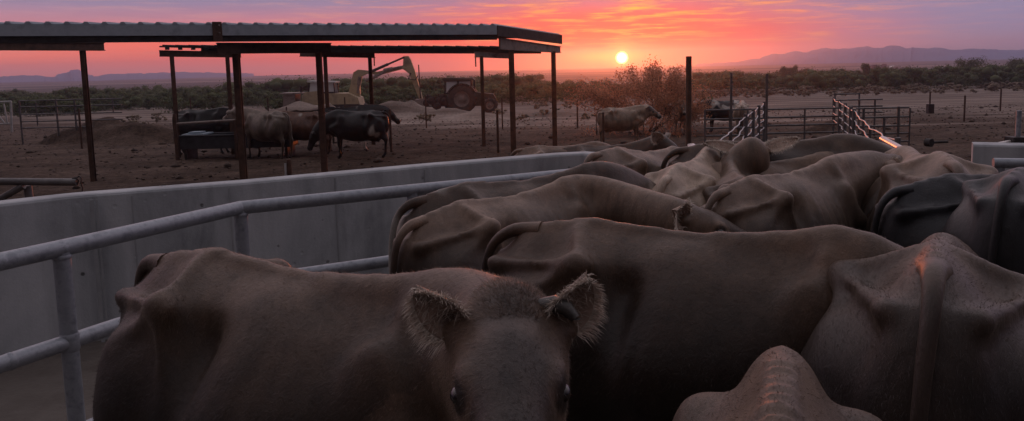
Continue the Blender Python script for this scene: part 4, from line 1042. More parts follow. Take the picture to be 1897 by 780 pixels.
def fascia(a, b_, h, t, off, mat, nm, drop=0.0, par=None):
    a, b_ = Vector(a), Vector(b_); mb = MB(); c0, c1 = a+off-Vector((0, 0, h/2+drop)), b_+off-Vector((0, 0, h/2+drop)); mb.beam(S(c0), S(c1), t, h); return mb.build(nm, mat, par or shed)
fr = Vector((.0, -.03, 0))
fascia(A_nr, A_nl, .245, .02, fr, ROOFM, 'fascia', .02)
fascia(A_nr+ux*.02, A_nl, .15, .10, Vector((0, .09, 0)), DARKS, 'eave_beam', .262)
fascia(A_nr+Vector((.012, 0, 0)), A_fr+Vector((.012, 0, 0)), .30, .03, Vector((0, 0, 0)), DARKS, 'fascia', .0)
fascia(A_fr, A_fl, .07, .06, Vector((0, -.06, 0)), DARKS, 'eave_beam', .03)
for t in (.36, .68):
    fascia(A_nr.lerp(A_fr, t), A_nl.lerp(A_fl, t), .09, .07, Vector((0, 0, 0)), DARKS, 'purlin', .04)
# joint plate with four bolts
jp = Q(396, 62, 18.9); tt = (Q(396, 62, 18.9).x-A_nr.x)/ux.x; jc = A_nr+ux*tt
mb = MB(); rz = math.atan2(ux.y, ux.x); mb.box(S((jc.x+.01, jc.y-.06, jc.z-.17)), (.22, .03, .46), (0, 0, rz), .006)
plate = mb.build('joint_plate', RUST, shed)
for dx in (-.06, .06):
    for dz in (.12, -.06):
        mb = MB(); mb.lathe(S((jc.x+.01+dx, jc.y-.085, jc.z-.15+dz)), [(0, -.012), (.022, -.012), (.022, .008), (0, .008)], 6, 'y'); mb.build('bolt', PALES, plate)
def hpost(px, pyt, y, w, mat=RUST, par=shed, ztop=None, org=None, nm='post'):
    t = at_y(px, pyt, y); g = ground_z(t.x, y)-.25; zt = ztop or t.z; o_ = org if org is not None else so_; mb = MB()
    z0, z1 = g, zt; c = (z0+z1)/2; h = z1-z0
    mb.box(Vector((t.x, y-w*.42, c))-o_, (w, w*.16, h)); mb.box(Vector((t.x, y+w*.42, c))-o_, (w, w*.16, h)); mb.box(Vector((t.x, y, c))-o_, (w*.22, w*.66, h))
    return mb.build(nm, mat, par)
def tbeam(a, b_, ha, hb, w, mat, par, o_, nm='cross_beam'):
    """beam with its lower edge rising or falling: a, b_ top points, heights ha, hb"""
    a, b_ = Vector(a)-o_, Vector(b_)-o_; d = (b_-a); d.z = 0; d.normalize(); s_ = Vector((-d.y, d.x, 0))*(w/2); mb = MB()
    def plate(w_, za0, za1, zb0, zb1):
        q = s_*(w_/w)
        vs = [a-q-Vector((0, 0, za0)), a+q-Vector((0, 0, za0)), a+q-Vector((0, 0, za1)), a-q-Vector((0, 0, za1)), b_-q-Vector((0, 0, zb0)), b_+q-Vector((0, 0, zb0)), b_+q-Vector((0, 0, zb1)), b_-q-Vector((0, 0, zb1))]
        mb.add(vs, [(0, 1, 2, 3), (7, 6, 5, 4), (0, 4, 5, 1), (1, 5, 6, 2), (2, 6, 7, 3), (3, 7, 4, 0)])
    plate(w*.4, .02, ha-.02, .02, hb-.02); plate(w, 0, .02, 0, .02); plate(w, ha-.02, ha, hb-.02, hb)
    return mb.build(nm, mat, par)
# near frames
tbeam(Q(402, 79, 19.3), Q(612, 79.5, 21.7), .27, .27, .13, RUST, shed, so_)
tbeam(Q(-120, 76, 17.4), Q(191, 79, 21.6), .20, .22, .13, RUST, shed, so_)
tbeam(Q(925, 70, 23.35), Q(1037, 86, 26.5), .34, .22, .12, PALES, shed, so_)
for (px, pt, y, w) in ((437, 96, 20.0, .155), (590, 96, 21.4, .145), (153, 94, 21.0, .115), (-70, 92, 17.6, .13), (947, 93, 23.6, .165), (1025, 95, 26.1, .15)): hpost(px, pt, y, w)
# the second shed behind it
B_nl, B_nr = Q(295, 85, 27), Q(952, 87, 29.3); bv = Vector((1.2, 4.2, .0))
shed2 = empty('cattle_shed', (B_nr.x, B_nr.y, 0), label='lower dark roofed cattle shed seen underneath the long ribbed shed', cat='shed'); s2 = shed2.location
mb = MB(); pts = [B_nl, B_nr, B_nr+bv, B_nl+bv]; mb.add([p-s2 for p in pts]+[p-s2-Vector((0, 0, .05)) for p in pts], [(0, 1, 2, 3), (7, 6, 5, 4), (0, 4, 5, 1), (1, 5, 6, 2), (2, 6, 7, 3), (3, 7, 4, 0)]); 
u_ = (B_nr-B_nl).normalized()
for k in range(44):
    a = B_nl+u_*(k*.42+.1)
    if (a-B_nl).length > (B_nr-B_nl).length: break
    mb.box(a-s2+bv/2+Vector((0, 0, .02)), (.07, 4.3, .04), (0, 0, -math.atan2(bv.x, bv.y)))
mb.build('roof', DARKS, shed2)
for t, dz in ((0.03, .05), (.5, .05), (.97, .05)):
    mb = MB(); a = B_nl+bv*t-Vector((0, 0, dz+.08)); c = B_nr+bv*t-Vector((0, 0, dz+.08)); i0_ = .0
    mb.beam(a+u_*(2.7 if t < .2 else 0)-s2, c-s2, .06, .16); mb.build('purlin', DARKS, shed2)
for k in range(7):     # blocking that leaves slots of sky at the left end
    a = B_nl+u_*(.25+.42*k); mb = MB(); mb.box(a-s2-Vector((0, 0, .09)), (.13, .06, .09)); mb.build('spacer', DARKS, shed2)
tbeam(Q(295, 93, 27.02), Q(446, 96, 27.6), .22, .20, .12, RUST, shed2, s2); tbeam(Q(556, 93, 27.3), Q(693, 97, 31), .22, .22, .12, RUST, shed2, s2); tbeam(Q(880, 96, 28.6), Q(950, 99.5, 30.2), .20, .19, .12, PALES, shed2, s2)
for (px, pt, y, w) in ((318, 103, 27.1, .11), (421, 104, 27.5, .11), (602, 105, 28.5, .12), (685, 105, 30.9, .13), (892, 104, 28.8, .13)): hpost(px, pt, y, w, par=shed2, org=s2)
for (px, y) in ((693, 31), (881, 28.6)):
    mb = MB(); p = Q(px, 106, y); mb.tube([p-s2, p-s2-Vector((0, 0, .34))], .025, 6); mb.build('hanging_pipe', DARKS, shed2)

# ------------------------------------------------------------------ pipe gates, fences and posts
def hgate(x0, x1, y, rails_px, xref, posts, label, r=.028, tilt=0.0, mat=RAILM, name='pipe_gate', pr=.04, cat='gate', group=None, ybase=None, dy=0.0):
    """panel parallel to the picture.  rails given by photograph rows at column xref"""
    a = at_y(x0, 150, y); c = at_y(x1, 150, y+dy); g = ground_z(0, y); root = empty(name, (a.x, y, g), label=label, cat=cat, group=group); zs = [at_y(xref, p, y).z for p in rails_px]
    for z in zs:
        b = MB(); b.tube([(0, 0, z-g), (c.x-a.x, dy, z-g)], r, 8); b.build('rail', mat, root)
    for i, (px, pt, pb) in enumerate(posts):
        p = at_y(px, pt, y); zb = at_y(px, pb, y).z if pb else g-.2; t = (p.x-a.x)/(c.x-a.x)
        b = MB(); b.tube([(p.x-a.x, dy*t, zb-g), (p.x-a.x, dy*t, p.z-g)], pr if not pb else r*1.05, 8); b.build('post', mat, root)
    return root
hgate(32, 222, 37.0, (185.5, 197, 211, 224, 236), 104, ((103, 184, None), (137, 183, None), (208, 182, 208), (35, 186, None), (66, 190, 233)), 'dark five bar pipe fence at the far left beside the dirt mound', name='pipe_fence', cat='fence', r=.03, pr=.045)
wg = empty('white_gate', at_y(2, 240, 33), label='white painted pipe gate frame at the far left edge', cat='gate'); wm = tex_mat('worn_white_paint', (.36, .35, .35), (.58, .57, .57), 5, .6, bump=.2); g0 = wg.location
for nm, pts in (('post', [(20, 188), (22, 245)]), ('rail', [(-60, 192), (21, 188)]), ('brace', [(7, 192), (14, 228)]), ('rail', [(-60, 232), (20, 229)]), ('post', [(-40, 190), (-38, 245)]), ('brace', [(-2, 214), (8, 228)])):
    b = MB(); b.tube([at_y(p[0], p[1], 33)-g0 for p in pts], .045 if nm == 'post' else .035, 8); b.build(nm, wm, wg)
hgate(1421, 1562, 24.0, (203, 218, 233, 247.5, 262), 1421, ((1491, 203, 276), (1421, 137, None)), 'wide pipe gate standing closed between the two wavy cable fences', name='pipe_gate')
hgate(1305, 1418, 24.6, (204.5, 221.5, 238, 252, 266), 1306, ((1306, 203, 280), (1352, 204, 280), (1385, 203, 280), (1355, 135, None)), 'pipe panel with tall post in front of the black and white cow', name='pipe_fence', cat='fence')
hgate(1588, 1686, 22.0, (199.5, 216.5, 233, 247, 262), 1665, ((1665, 197, None), (1686, 200, 275), (1600, 200, None), (1638, 216, None), (1612, 232, None)), 'nearer dark pipe panel to the right of the wavy cable fence', name='pipe_fence', cat='fence', r=.026)
hgate(1572, 1636, 29.5, (184, 196.5, 208), 1621, ((1621, 183, None), (1592, 184, None)), 'middle pipe panel behind the right cable fence', name='pipe_fence', cat='fence', r=.03)
hgate(1545, 1592, 33.5, (173.5, 185), 1592, ((1592, 172, None), (1547, 173, None)), 'small farthest pipe panel at the far end of the right cable fence', name='pipe_fence', cat='fence', r=.03)

CAB = tex_mat('steel_cable', (.40, .39, .40), (.66, .64, .64), 14, .45, .25, .2, 40)
def cable_fence(p0, p1, zs, posts_t, label, sag, seed, extra=None, zbase=0.0):
    p0, p1 = Vector(p0), Vector(p1); root = empty('cable_fence', (p0.x, p0.y, 0), label=label, cat='fence'); rd = random.Random(seed); d = (p1-p0)
    ts = sorted(posts_t)
    for t in ts:
        p = d*t; b = MB(); gz = ground_z(0, (p0+p).y); b.tube([(p.x, p.y, gz-.2), (p.x, p.y, zs[0]+.06+gz*.9)], .045, 10); b.build('post', RAILM, root)
    for z in zs:
        b = MB(); pts = []; n = 60
        for i in range(n+1):
            t = i/n; k = max([q for q in [0]+ts if q <= t]); k2 = min([q for q in ts+[1] if q >= t] or [1]); u = (t-k)/max(k2-k, 1e-3); gz = ground_z(0, (p0+d*t).y)*.9
            pts.append(d*t+Vector((.016*math.sin(t*44+z*3+seed)+.014*math.sin(t*91+z), 0, z+gz-sag*math.sin(PI*u)*(k2-k)*2+.012*math.sin(t*38+z*5))))
        b.tube(pts, .013, 6); b.build('cable', CAB, root)
    return root
lf0, lf1 = at_z(1318, 259, 1.5), at_z(1416, 192, 1.5)
cable_fence((lf0.x-(lf1.x-lf0.x)*.25, lf0.y-(lf1.y-lf0.y)*.25, 0), (lf1.x, lf1.y, 0), (1.5, 1.27, 1.04, .80), (.0, .60, .74, .86, 1.0), 'left wavy cable fence leading away from the tall rusty post', .10, 1)
rf0, rf1 = at_z(1663, 262, 1.5), at_z(1545, 180.5, 1.5)
cf = cable_fence((rf0.x, rf0.y, 0), (rf1.x, rf1.y, 0), (1.5, 1.27, 1.04, .80), (0, .50, .56, .68, .82, 1.0), 'right wavy cable fence leading away from the pink lit pipe', .10, 2)
PINK = tex_mat('pink_lit_pipe', (.55, .50, .48), (.78, .73, .70), 9, .3, .35, .2, 60)  # pipe made paler and warmer: pink sunlight put into its colour
ep = empty('pipe_rail', (rf0.x, rf0.y, 0), label='short thick pipe rail catching pink light at the near end of the right cable fence', cat='rail'); e0 = ep.location
e1_ = at_z(1700, 293, 1.52)
for z in (1.52, .95):
    b = MB(); b.tube([Vector((rf0.x-.12, rf0.y+.25, z))-e0, Vector((e1_.x, e1_.y, z))-e0], .048, 14); b.build('rail_bar', PINK, ep)
    b = MB(); b.tube([Vector((rf0.x+.22, rf0.y-.42, z))-e0, Vector((rf0.x+.26, rf0.y-.50, z))-e0], .062, 12); b.tube([Vector((rf0.x+.22, rf0.y-.46, z))-e0, Vector((rf0.x+.55, rf0.y-.40, z))-e0], .02, 8); b.build('clamp', DARKS, ep)
for q in (0, .28, 1): b = MB(); p = Vector((rf0.x, rf0.y, 0)).lerp(Vector((e1_.x, e1_.y, 0)), q); b.tube([p-e0, p-e0+Vector((0, 0, 1.5))], .045, 12); b.build('post', RAILM, ep)
# tall rusty pipe post with the short rail beside it
tp = at_y(1276, 105, 9.6); b = MB(); tpo = Vector((tp.x, tp.y, 0)); b.tube([Vector((tp.x, tp.y, 0))-tpo, tp-tpo], .034, 14); b.lathe(tuple(tp-tpo), [(.036, -.02), (.036, .004), (0, .006)], 14)
t_ = empty('pipe_post', tpo, label='tall bare rusty pipe post standing right of the sun', cat='post'); b.build('shaft', RUST, t_)
r3 = empty('pipe_rail', at_y(1281, 272, 9.4), label='short capped pipe rail at the foot of the tall rusty post', cat='rail'); q_ = r3.location
b = MB(); b.tube([at_y(1252, 290, 8.6)-q_, at_y(1284, 271, 9.4)-q_], .036, 14); b.lathe((0, .02, 0), [(0, -.04), (.042, -.03), (.045, 0), (.042, .03), (0, .04)], 14); b.build('rail_bar', PINK, r3)
for px, py in ((1262, 284), (1274, 278)): b = MB(); p = at_y(px, py, 8.9); b.tube([p-q_, Vector((p.x, p.y, SLAB-.1))-q_], .03, 12); b.build('post', RAILM, r3)

def tpost(px, pt, pb, r, label, mat=RUST, group='steel fence posts in the dirt pens', y=None):
    g = on_ground(px, pb); t = at_y(px, pt, g.y); root = empty('fence_post', g, label=label, cat='post', group=group); b = MB(); h = t.z-g.z; w = r*2
    b.box((0, 0, h/2-.15), (w, w*.25, h+.3)); b.box((0, w*.45, h/2-.15), (w*.25, w*.9, h+.3)); b.build('shaft', mat, root)
    return root
for px, pt, pb, r, lb in ((152, 202, 276, .040, 'short rusty post just left of the leftmost shed post'), (725, 203, 282, .040, 'steel post beside the black head at the right end of the shed herd'), (790, 176, 237, .036, 'steel post left of the tractor implement'),
        (923, 204, 284, .038, 'nearer of the two close steel posts right of the tractor'), (931, 181, 239, .036, 'farther of the two close steel posts right of the tractor'), (1070, 186, 238, .040, 'lone steel post halfway between the shed corner and the big bush'),
        (1118, 208, 272, .036, 'steel post at the tail of the pale patched cow below the sun'), (1216, 188, 238, .034, 'steel post in front of the big bush'), (356, 181, 236, .040, 'steel post behind the black cow at the trough'),
        (499, 181, 238, .040, 'steel post behind the light brown cow under the shed'), (533, 198, 244, .036, 'short steel post just right of the light brown shed cow'), (641, 180, 236, .036, 'steel post in front of the excavator body'),
        (1786, 177, 225, .040, 'middle one of the three posts on the sandy ground at the right'), (1853, 165, 206, .045, 'rightmost of the three posts on the sandy ground')):
    tpost(px, pt, pb, r, lb)
pw = tpost(1722, 170, 210, .045, 'post on the sandy ground at the right with dark block at its foot'); b = MB(); b.box((0, -.05, .28), (.34, .3, .56), None, .02); b.build('block', DARKS, pw)
g = at_y(537, 330, 19.6); st = empty('post_stub', (g.x, g.y, 0), label='short thick post stub behind the concrete wall under the shed', cat='post'); b = MB(); h = at_y(537, 296, 19.6).z; b.tube([(0, 0, -.2), (0, 0, h)], .06, 12); b.lathe((0, 0, h), [(.06, 0), (.045, .02), (0, .028)], 12); b.build('shaft', RUST, st)
b = MB(); b.box((-.085, -.03, .36-.1), (.05, .04, .5)); b.build('white_strip', wm, st)
# post with dark box at the far right
g = at_y(1888, 205, 9.6); dp = empty('pipe_post', (g.x, g.y, 0), label='grey post rising from a dark box above the short concrete wall', cat='post'); b = MB(); b.tube([(0, 0, 0), (0, 0, g.z)], .03, 12); b.build('shaft', GALV, dp)
b = MB(); zb = at_y(1888, 262, 9.6).z; b.box((0, 0, zb+.0), (.22, .2, .12), None, .01); b.build('box', DARKS, dp); b = MB(); b.tube([(-.06, 0, zb), (-.30, -.1, zb-.02)], .028, 10); b.build('side_pipe', PINK, dp)
# brown pipe gate end at the lower left, behind the wall
L0 = 9.8; bg_ = empty('pipe_gate', at_y(50, 345, L0), label='thick worn pipe end with diagonal brace above the wall at the lower left', cat='gate'); b0 = bg_.location
b = MB(); b.tube([at_y(-120, 335.5, L0)-b0, at_y(143, 337.5, L0)-b0], .047, 14); b.build('rail', RAILM, bg_)
b = MB(); b.tube([at_y(44, 344, L0)-b0, at_y(-60, 402, L0)-b0], .042, 12); b.build('brace', RAILM, bg_)
b = MB(); b.tube([at_y(51, 344, L0+.1)-b0, Vector((at_y(51, 344, L0).x, L0+.1, 0))-b0], .05, 12); b.build('post', RAILM, bg_)
b = MB(); pts = [at_y(*p, L0)-b0 for p in ((140, 331), (147, 326), (151, 331), (150, 340), (153, 348), (152, 358), (148, 361))]; b.tube(pts, .008, 6); b.tube([at_y(134, 331, L0)-b0, at_y(141, 329, L0)-b0, at_y(146, 335, L0)-b0, at_y(142, 343, L0)-b0], .012, 6); b.build('wire_loop', DARKS, bg_)

# ------------------------------------------------------------------ water trough
TY = 26.6; tg = on_ground(345, 285); tr0 = Vector((at_y(345, 270, TY).x, TY, 0)); trough = empty('water_trough', tr0, label='long steel water trough with pale blue water under the shed', cat='trough')
x1_ = at_y(545, 270, TY).x-tr0.x; steel = tex_mat('trough_steel', (.035, .037, .042), (.085, .088, .095), 3, .5, .5, .2, 30)
b = MB(); zt = .74; zb = .30
for (y_, s_) in ((-.5, 1), (.5, 1)): b.box((x1_/2, y_, (zt+zb)/2), (x1_, .03, zt-zb))
for x_ in (.015, x1_-.015): b.box((x_, 0, (zt+zb)/2), (.03, 1.0, zt-zb))
b.box((x1_/2, 0, zb+.01), (x1_, 1.0, .03)); 
for y_ in (-.52, .52): b.tube([(0, y_, zt), (x1_, y_, zt)], .03, 8)
b.build('basin', steel, trough)
wmat, nt, bb = newmat('trough_water'); bb.inputs['Base Color'].default_value = (.10, .16, .20, 1); bb.inputs['Roughness'].default_value = .08; bb.inputs['Specular IOR Level'].default_value = .7
nw = noise_n(nt, N(nt, 'ShaderNodeTexCoord').outputs['Object'], 5, 3); bp = N(nt, 'ShaderNodeBump'); bp.inputs['Strength'].default_value = .25; nt.links.new(nw.outputs[0], bp.inputs['Height']); nt.links.new(bp.outputs[0], bb.inputs['Normal'])
b = MB(); b.add([(.03, -.485, zt-.06), (x1_-.03, -.485, zt-.06), (x1_-.03, .485, zt-.06), (.03, .485, zt-.06)], [(0, 1, 2, 3)]); b.build('water', wmat, trough)
blue = tex_mat('pale_blue_cover', (.22, .30, .36), (.34, .43, .50), 3, .5, bump=.1)
b = MB(); b.box((.42, 0, zt+.03), (.74, .9, .05), None, .01); b.box((.40, 0, zt+.085), (.40, .5, .05), None, .01); b.build('float_cover', blue, trough)
for x_ in (.15, x1_*.5, x1_-.15): b = MB(); b.box((x_, 0, zb/2-.05), (.09, .9, zb+.1)); b.build('leg', DARKS, trough)
b = MB(); b.tube([(-.08, -.6, 1.16), (1.95, -.6, 1.24)], .045, 8); b.build('guard_rail', PALES, trough)
b = MB(); b.box((-.06, -.6, .72), (.10, .10, 1.55)); b.build('guard_post', RUST, trough)
b = MB(); b.box((1.92, -.6, .6), (.08, .08, 1.3)); b.build('guard_post', RUST, trough)

# ------------------------------------------------------------------ excavator
EY = 75.0; K = EY/FPX
YEL = tex_mat('dusty_yellow_paint', (.36, .27, .155), (.50, .39, .25), 1.2, .6, bump=.1, bscale=8, c3=(.26, .20, .14)); GLAS, nt, bb = newmat('cab_glass'); bb.inputs['Base Color'].default_value = (.66, .67, .70, 1); bb.inputs['Roughness'].default_value = .12; bb.inputs['Specular IOR Level'].default_value = .6  # cab glass is opaque pale grey: sky reflection painted into its colour
TYRE = tex_mat('dusty_rubber', (.035, .03, .027), (.10, .08, .068), 2, .85, bump=.4, bscale=20); WHT = tex_mat('dusty_white_paint', (.50, .48, .47), (.68, .66, .65), 2, .5)
eg = on_ground(610, 208); ez = ground_z(0, EY); ex0 = at_y(600, 207, EY); exc = empty('excavator', (ex0.x, EY, ez), label='dusty yellow excavator with raised boom parked behind the shed cows', cat='excavator')
def e(px, py, dy=0.0): p = at_y(px, py, EY); return Vector((p.x-ex0.x, dy, p.z-ez))
def eo(*pts): return [(e(a, c).x, e(a, c).z) for a, c in pts]
b = MB(); b.prism(eo((566, 176), (572, 170), (592, 168), (592, 173), (650, 172), (668, 180), (672, 194), (668, 199), (574, 199), (566, 192)), -1.35, 1.35); b.build('body', YEL, exc)
b = MB(); b.prism(eo((524, 172), (566, 171), (566, 173.5), (524, 174.5)), -1.2, 1.2); b.prism(eo((530, 174.5), (552, 174.5), (552, 196), (530, 196)), -1.0, 1.0); b.build('engine_cover', PALES, exc)
b = MB(); 
for px in (526, 541, 561): b.beam(e(px, 174), e(px, 198), .12, .12, (0, 1, 0))
b.build('frame', DARKS, exc)
b = MB(); b.tube([e(558, 172), e(558, 160)], .13, 8); b.build('exhaust', DARKS, exc)
b = MB(); b.prism(eo((573, 149.5), (626, 150.5), (625, 153.5), (574, 152.5)), -1.0, .9); b.build('cab_roof', WHT, exc)
b = MB()
for px, q in ((577, 575), (598, 598), (622, 624)): 
    for dy in (-.85, .75): b.beam(e(px, 153, dy), e(q, 172, dy), .10, .10, (0, 1, 0))
b.box(e(600, 171.5), (2.3, 1.7, .16)); b.build('cab_frame', DARKS, exc)
for ol_, ya, yb in ((eo((579, 153.5), (597, 153.5), (597, 171), (577, 171)), -.80, -.76), (eo((599, 153.5), (621, 153.8), (623, 171), (599, 171)), -.80, -.76), (eo((579, 153.5), (621, 153.5), (623, 171), (577, 171)), .68, .72)): b = MB(); b.prism(ol_, ya, yb); b.build('cab_window', GLAS, exc)
b = MB(); b.box(e(604, 166), (.5, .5, .7)); b.build('seat', DARKS, exc)
b = MB(); b.prism(eo((645, 180), (652, 150), (656, 134), (664, 129), (676, 130), (700, 133), (748, 121), (753, 126), (704, 139), (680, 137), (671, 141), (667, 160), (668, 182)), -.32, .32); b.build('boom', YEL, exc)
b = MB(); b.prism(eo((748, 104), (757, 104), (761, 110), (769, 132), (784, 186), (779, 188), (758, 136), (747, 128)), -.26, .26); b.build('stick', YEL, exc)
for a, c, r in (((690, 132), (750, 106), .09), ((678, 150), (722, 130), .11), ((668, 142), (664, 172), .12), ((712, 131), (745, 124), .13)):
    b = MB(); b.tube([e(*a, -.36), e(*c, -.36)], r, 8); m2 = e(*a, -.36).lerp(e(*c, -.36), .5); b.tube([e(*a, -.36), m2], r*1.5, 8); b.build('cylinder', DARKS if r < .1 else PALES, exc)
b = MB(); b.tube([e(762, 135, -.3), e(757, 146, -.4), (e(770, 148, -.35)), e(775, 140, -.3)], .05, 6); b.build('hose', DARKS, exc)
b = MB(); b.prism(eo((770, 184), (784, 183), (790, 176), (790, 190), (784, 204), (768, 206), (762, 198), (764, 190)), -.6, .6); b.build('bucket', PALES, exc)
b = MB(); b.tube([e(776, 120, -.3), e(780, 182, -.3)], .06, 6); b.build('rod', DARKS, exc)
for sdy in (-1.1, 1.1):
    b = MB(); n = 10; ol = [(-2.6, .42), (-2.35, .12), (-1.9, .02), (2.2, .02), (2.7, .15), (2.95, .45), (2.8, .75), (2.4, .90), (-2.1, .90), (-2.5, .72)]
    b.prism([(x+e(622, 200).x, z) for x, z in ol], sdy-.28, sdy+.28); tk = b.build('track', TYRE, exc)
    for x_ in (-2.2, -1.1, 0, 1.1, 2.4): b = MB(); b.lathe((x_+e(622, 200).x, sdy, .46), [(0, -.33), (.30, -.33), (.30, .33), (0, .33)], 14, 'y'); b.build('roller', DARKS, tk)

# ------------------------------------------------------------------ tractor
TYR = 68.0; tz = ground_z(0, TYR); tx0 = at_y(860, 205, TYR); trc = empty('tractor', (tx0.x, TYR, tz), label='dark tractor with glazed cab and big dusty wheels standing right of the excavator', cat='tractor')
GRN = tex_mat('dusty_dark_paint', (.035, .045, .03), (.10, .09, .07), 1.5, .6)
def e2(px, py, dy=0.0): p = at_y(px, py, TYR); return Vector((p.x-tx0.x, dy, p.z-tz))
def eo2(*pts): return [(e2(a, c).x, e2(a, c).z) for a, c in pts]
def wheel(cx, cz, rr, w, y, nm='wheel'):
    b = MB(); prof = [(rr*.55, -w*.42), (rr*.80, -w*.5), (rr*.96, -w*.42), (rr, -w*.2), (rr, w*.2), (rr*.96, w*.42), (rr*.80, w*.5), (rr*.55, w*.42)]; b.lathe((cx, y, cz), prof, 28, 'y')
    for k in range(22):
        a = 2*PI*k/22; b.box((cx+math.cos(a)*rr*1.0, y, cz+math.sin(a)*rr*1.0), (.07, w*.9, .07), Euler((0, -a, 0)).to_matrix() @ Euler((.5 if k % 2 else -.5, 0, 0)).to_matrix())
    o_ = b.build(nm, TYRE, trc); c = MB(); c.lathe((cx, y, cz), [(0, -w*.30), (rr*.18, -w*.32), (rr*.2, -w*.2), (rr*.5, -w*.12), (rr*.56, -w*.40), (rr*.56, w*.40), (0, w*.3)], 24, 'y'); c.build('rim', PALES, o_); return o_
c_ = e2(857, 190); rb = 1.22
wheel(c_.x, rb, rb, .62, -.95); wheel(c_.x, rb, rb, .62, .95); c_ = e2(908, 198); wheel(c_.x, .62, .62, .42, -.85); wheel(c_.x, .62, .62, .42, .85)
b = MB(); b.prism(eo2((826, 178), (838, 172), (872, 172), (880, 170), (914, 174), (919, 182), (918, 194), (880, 196), (836, 196)), -.42, .42); b.build('body', GRN, trc)
b = MB(); b.prism(eo2((820, 145.5), (824, 144), (876, 144.5), (879, 147), (878, 149), (821, 149)), -.85, .85); b.build('cab_roof', GRN, trc)
b = MB()
for px, q in ((826, 825), (849, 849), (873, 874)):
    for dy in (-.72, .72): b.beam(e2(px, 149, dy), e2(q, 172, dy), .09, .09, (0, 1, 0))
b.box(e2(849, 172), (2.4, 1.55, .14)); b.box(e2(849, 149.5), (2.4, 1.55, .10)); b.build('cab_frame', DARKS, trc)
for dy in (-.70, .68):
    for ol_ in (eo2((828, 149.5), (847, 149.5), (847, 171), (828, 171)), eo2((851, 149.5), (872, 149.5), (872, 171), (851, 171))): b = MB(); b.prism(ol_, dy, dy+.02); b.build('cab_window', GLAS, trc)
b = MB(); b.box(e2(848, 168), (.5, .5, .6)); b.build('seat', DARKS, trc)
for dy in (-.95, .95):
    b = MB(); cc_ = e2(857, 190); pr = []; 
    for k in range(9): a = R(25+k*16); pr.append((cc_.x+math.cos(a)*1.36, rb+math.sin(a)*1.36))
    for k in range(8, -1, -1): a = R(25+k*16); pr.append((cc_.x+math.cos(a)*1.29, rb+math.sin(a)*1.29))
    b.prism(pr, dy-.34, dy+.34); b.build('fender', GRN, trc)
b = MB(); b.tube([e2(879, 172, -.3), e2(879, 148, -.3)], .07, 8); b.build('exhaust', DARKS, trc)
imp = empty('disc_harrow', e2(812, 206)+trc.location, label='dark folded disc implement hitched behind the tractor', cat='implement'); rd = random.Random(3)
for k in range(9):
    b = MB(); x_ = -1.0+k*.24; r_ = rd.uniform(.30, .42); zc_ = .75+.35*math.sin(k*1.3); b.lathe((x_, rd.uniform(-.5, .3), zc_), [(0, -.06), (r_*.5, -.03), (r_, .03), (r_, .045), (r_*.5, -.01), (0, -.03)], 14, 'y'); b.build('disc', DARKS, imp)
b = MB(); b.beam((-1.1, 0, 1.25), (1.4, 0, 1.05), .12, .14); b.beam((-1.1, 0, .5), (-.9, 0, 1.5), .1, .1); b.beam((0, 0, .4), (.1, 0, 1.5), .1, .1); b.beam((.9, 0, .5), (.7, 0, 1.3), .1, .1); b.beam((-1.1, 0, .45), (1.5, 0, .5), .1, .12); b.build('frame', DARKS, imp)
# far farm buildings on the plain
for i, (px, y_, w, h, lb, mt_) in enumerate(((1617, 500, 4, 2.6, 'left of two small dark farm buildings on the far plain', DARKS), (1634, 500, 4, 3.0, 'right of two small dark farm buildings on the far plain', PALES), (1658, 500, 5, 1.6, 'tiny white roofed shed on the far plain', WHT))):
    p = at_y(px, 110, y_); gz = ground_z(0, y_); rt = empty('farm_building', (p.x, y_, gz), label=lb, cat='building'); b = MB(); b.box((0, 0, h/2), (w, 5, h)); b.build('wall', PALES if i < 2 else WHT, rt)
    b = MB(); b.prism([(-w/2-.6, h), (w/2+.6, h), (w/2-1, h+1.0), (-w/2+1, h+1.0)], -2.8, 2.8); b.build('roof', mt_, rt)
    b = MB(); b.box((0, -2.55, 1.0), (1.6, .12, 2.0)); b.build('door', DARKS, rt)
# ------------------------------------------------------------------ the herd
EARH = tex_mat('ear_hair', (.42, .35, .29), (.75, .66, .57), 12, .7, bump=0)
HERD = 'dairy cows crowded in the concrete pen'
H = lambda d: R(d)
def stats(nm, loc, hd, s): print('COW %-10s x %.2f y %.2f z %.2f heading %.0f s %.3f' % (nm, loc.x, loc.y, loc.z, math.degrees(hd), s))
def world_head(loc, hd, s, p, d, up, pitch=0.0, nd=None): return dict(neck_dir=None if nd is None else local_dir(nd, hd, pitch), head_at=local_pt(p, loc, hd, s, pitch), head_dir=local_dir(d, hd, pitch), head_up=local_dir(up, hd, pitch))
FURM = HIDE[0]
def furred(o, nb, V, Fc, n, L=.014, w=.0006, seed=0): pass

def cow(nm, loc, hd, s, label, coat, h=.024, fur_n=0, fringe=0, group=HERD, **k):
    stats(nm, loc, hd, s); kk = dict(k); seed = kk.pop('seed', None); 
    o, info = make_cow(loc, hd, s, coat=coat, label=label, group=group, h=h, seed=seed, **kk)
    if fur_n:
        me = o.data; Vn = np.zeros(len(me.vertices)*3, np.float32); me.vertices.foreach_get('co', Vn); Vn = Vn.reshape(-1, 3).astype(float)
        Fc = [tuple(p.vertices) for p in me.polygons]; fur(o, Vn, Fc, info['nbody'], fur_n, .016, .0007, seed=3)
    if fringe: ear_fringe(o, info, s, fringe, mat=EARH, w=.0008 if fringe > 1000 else .0022)
    return o, info

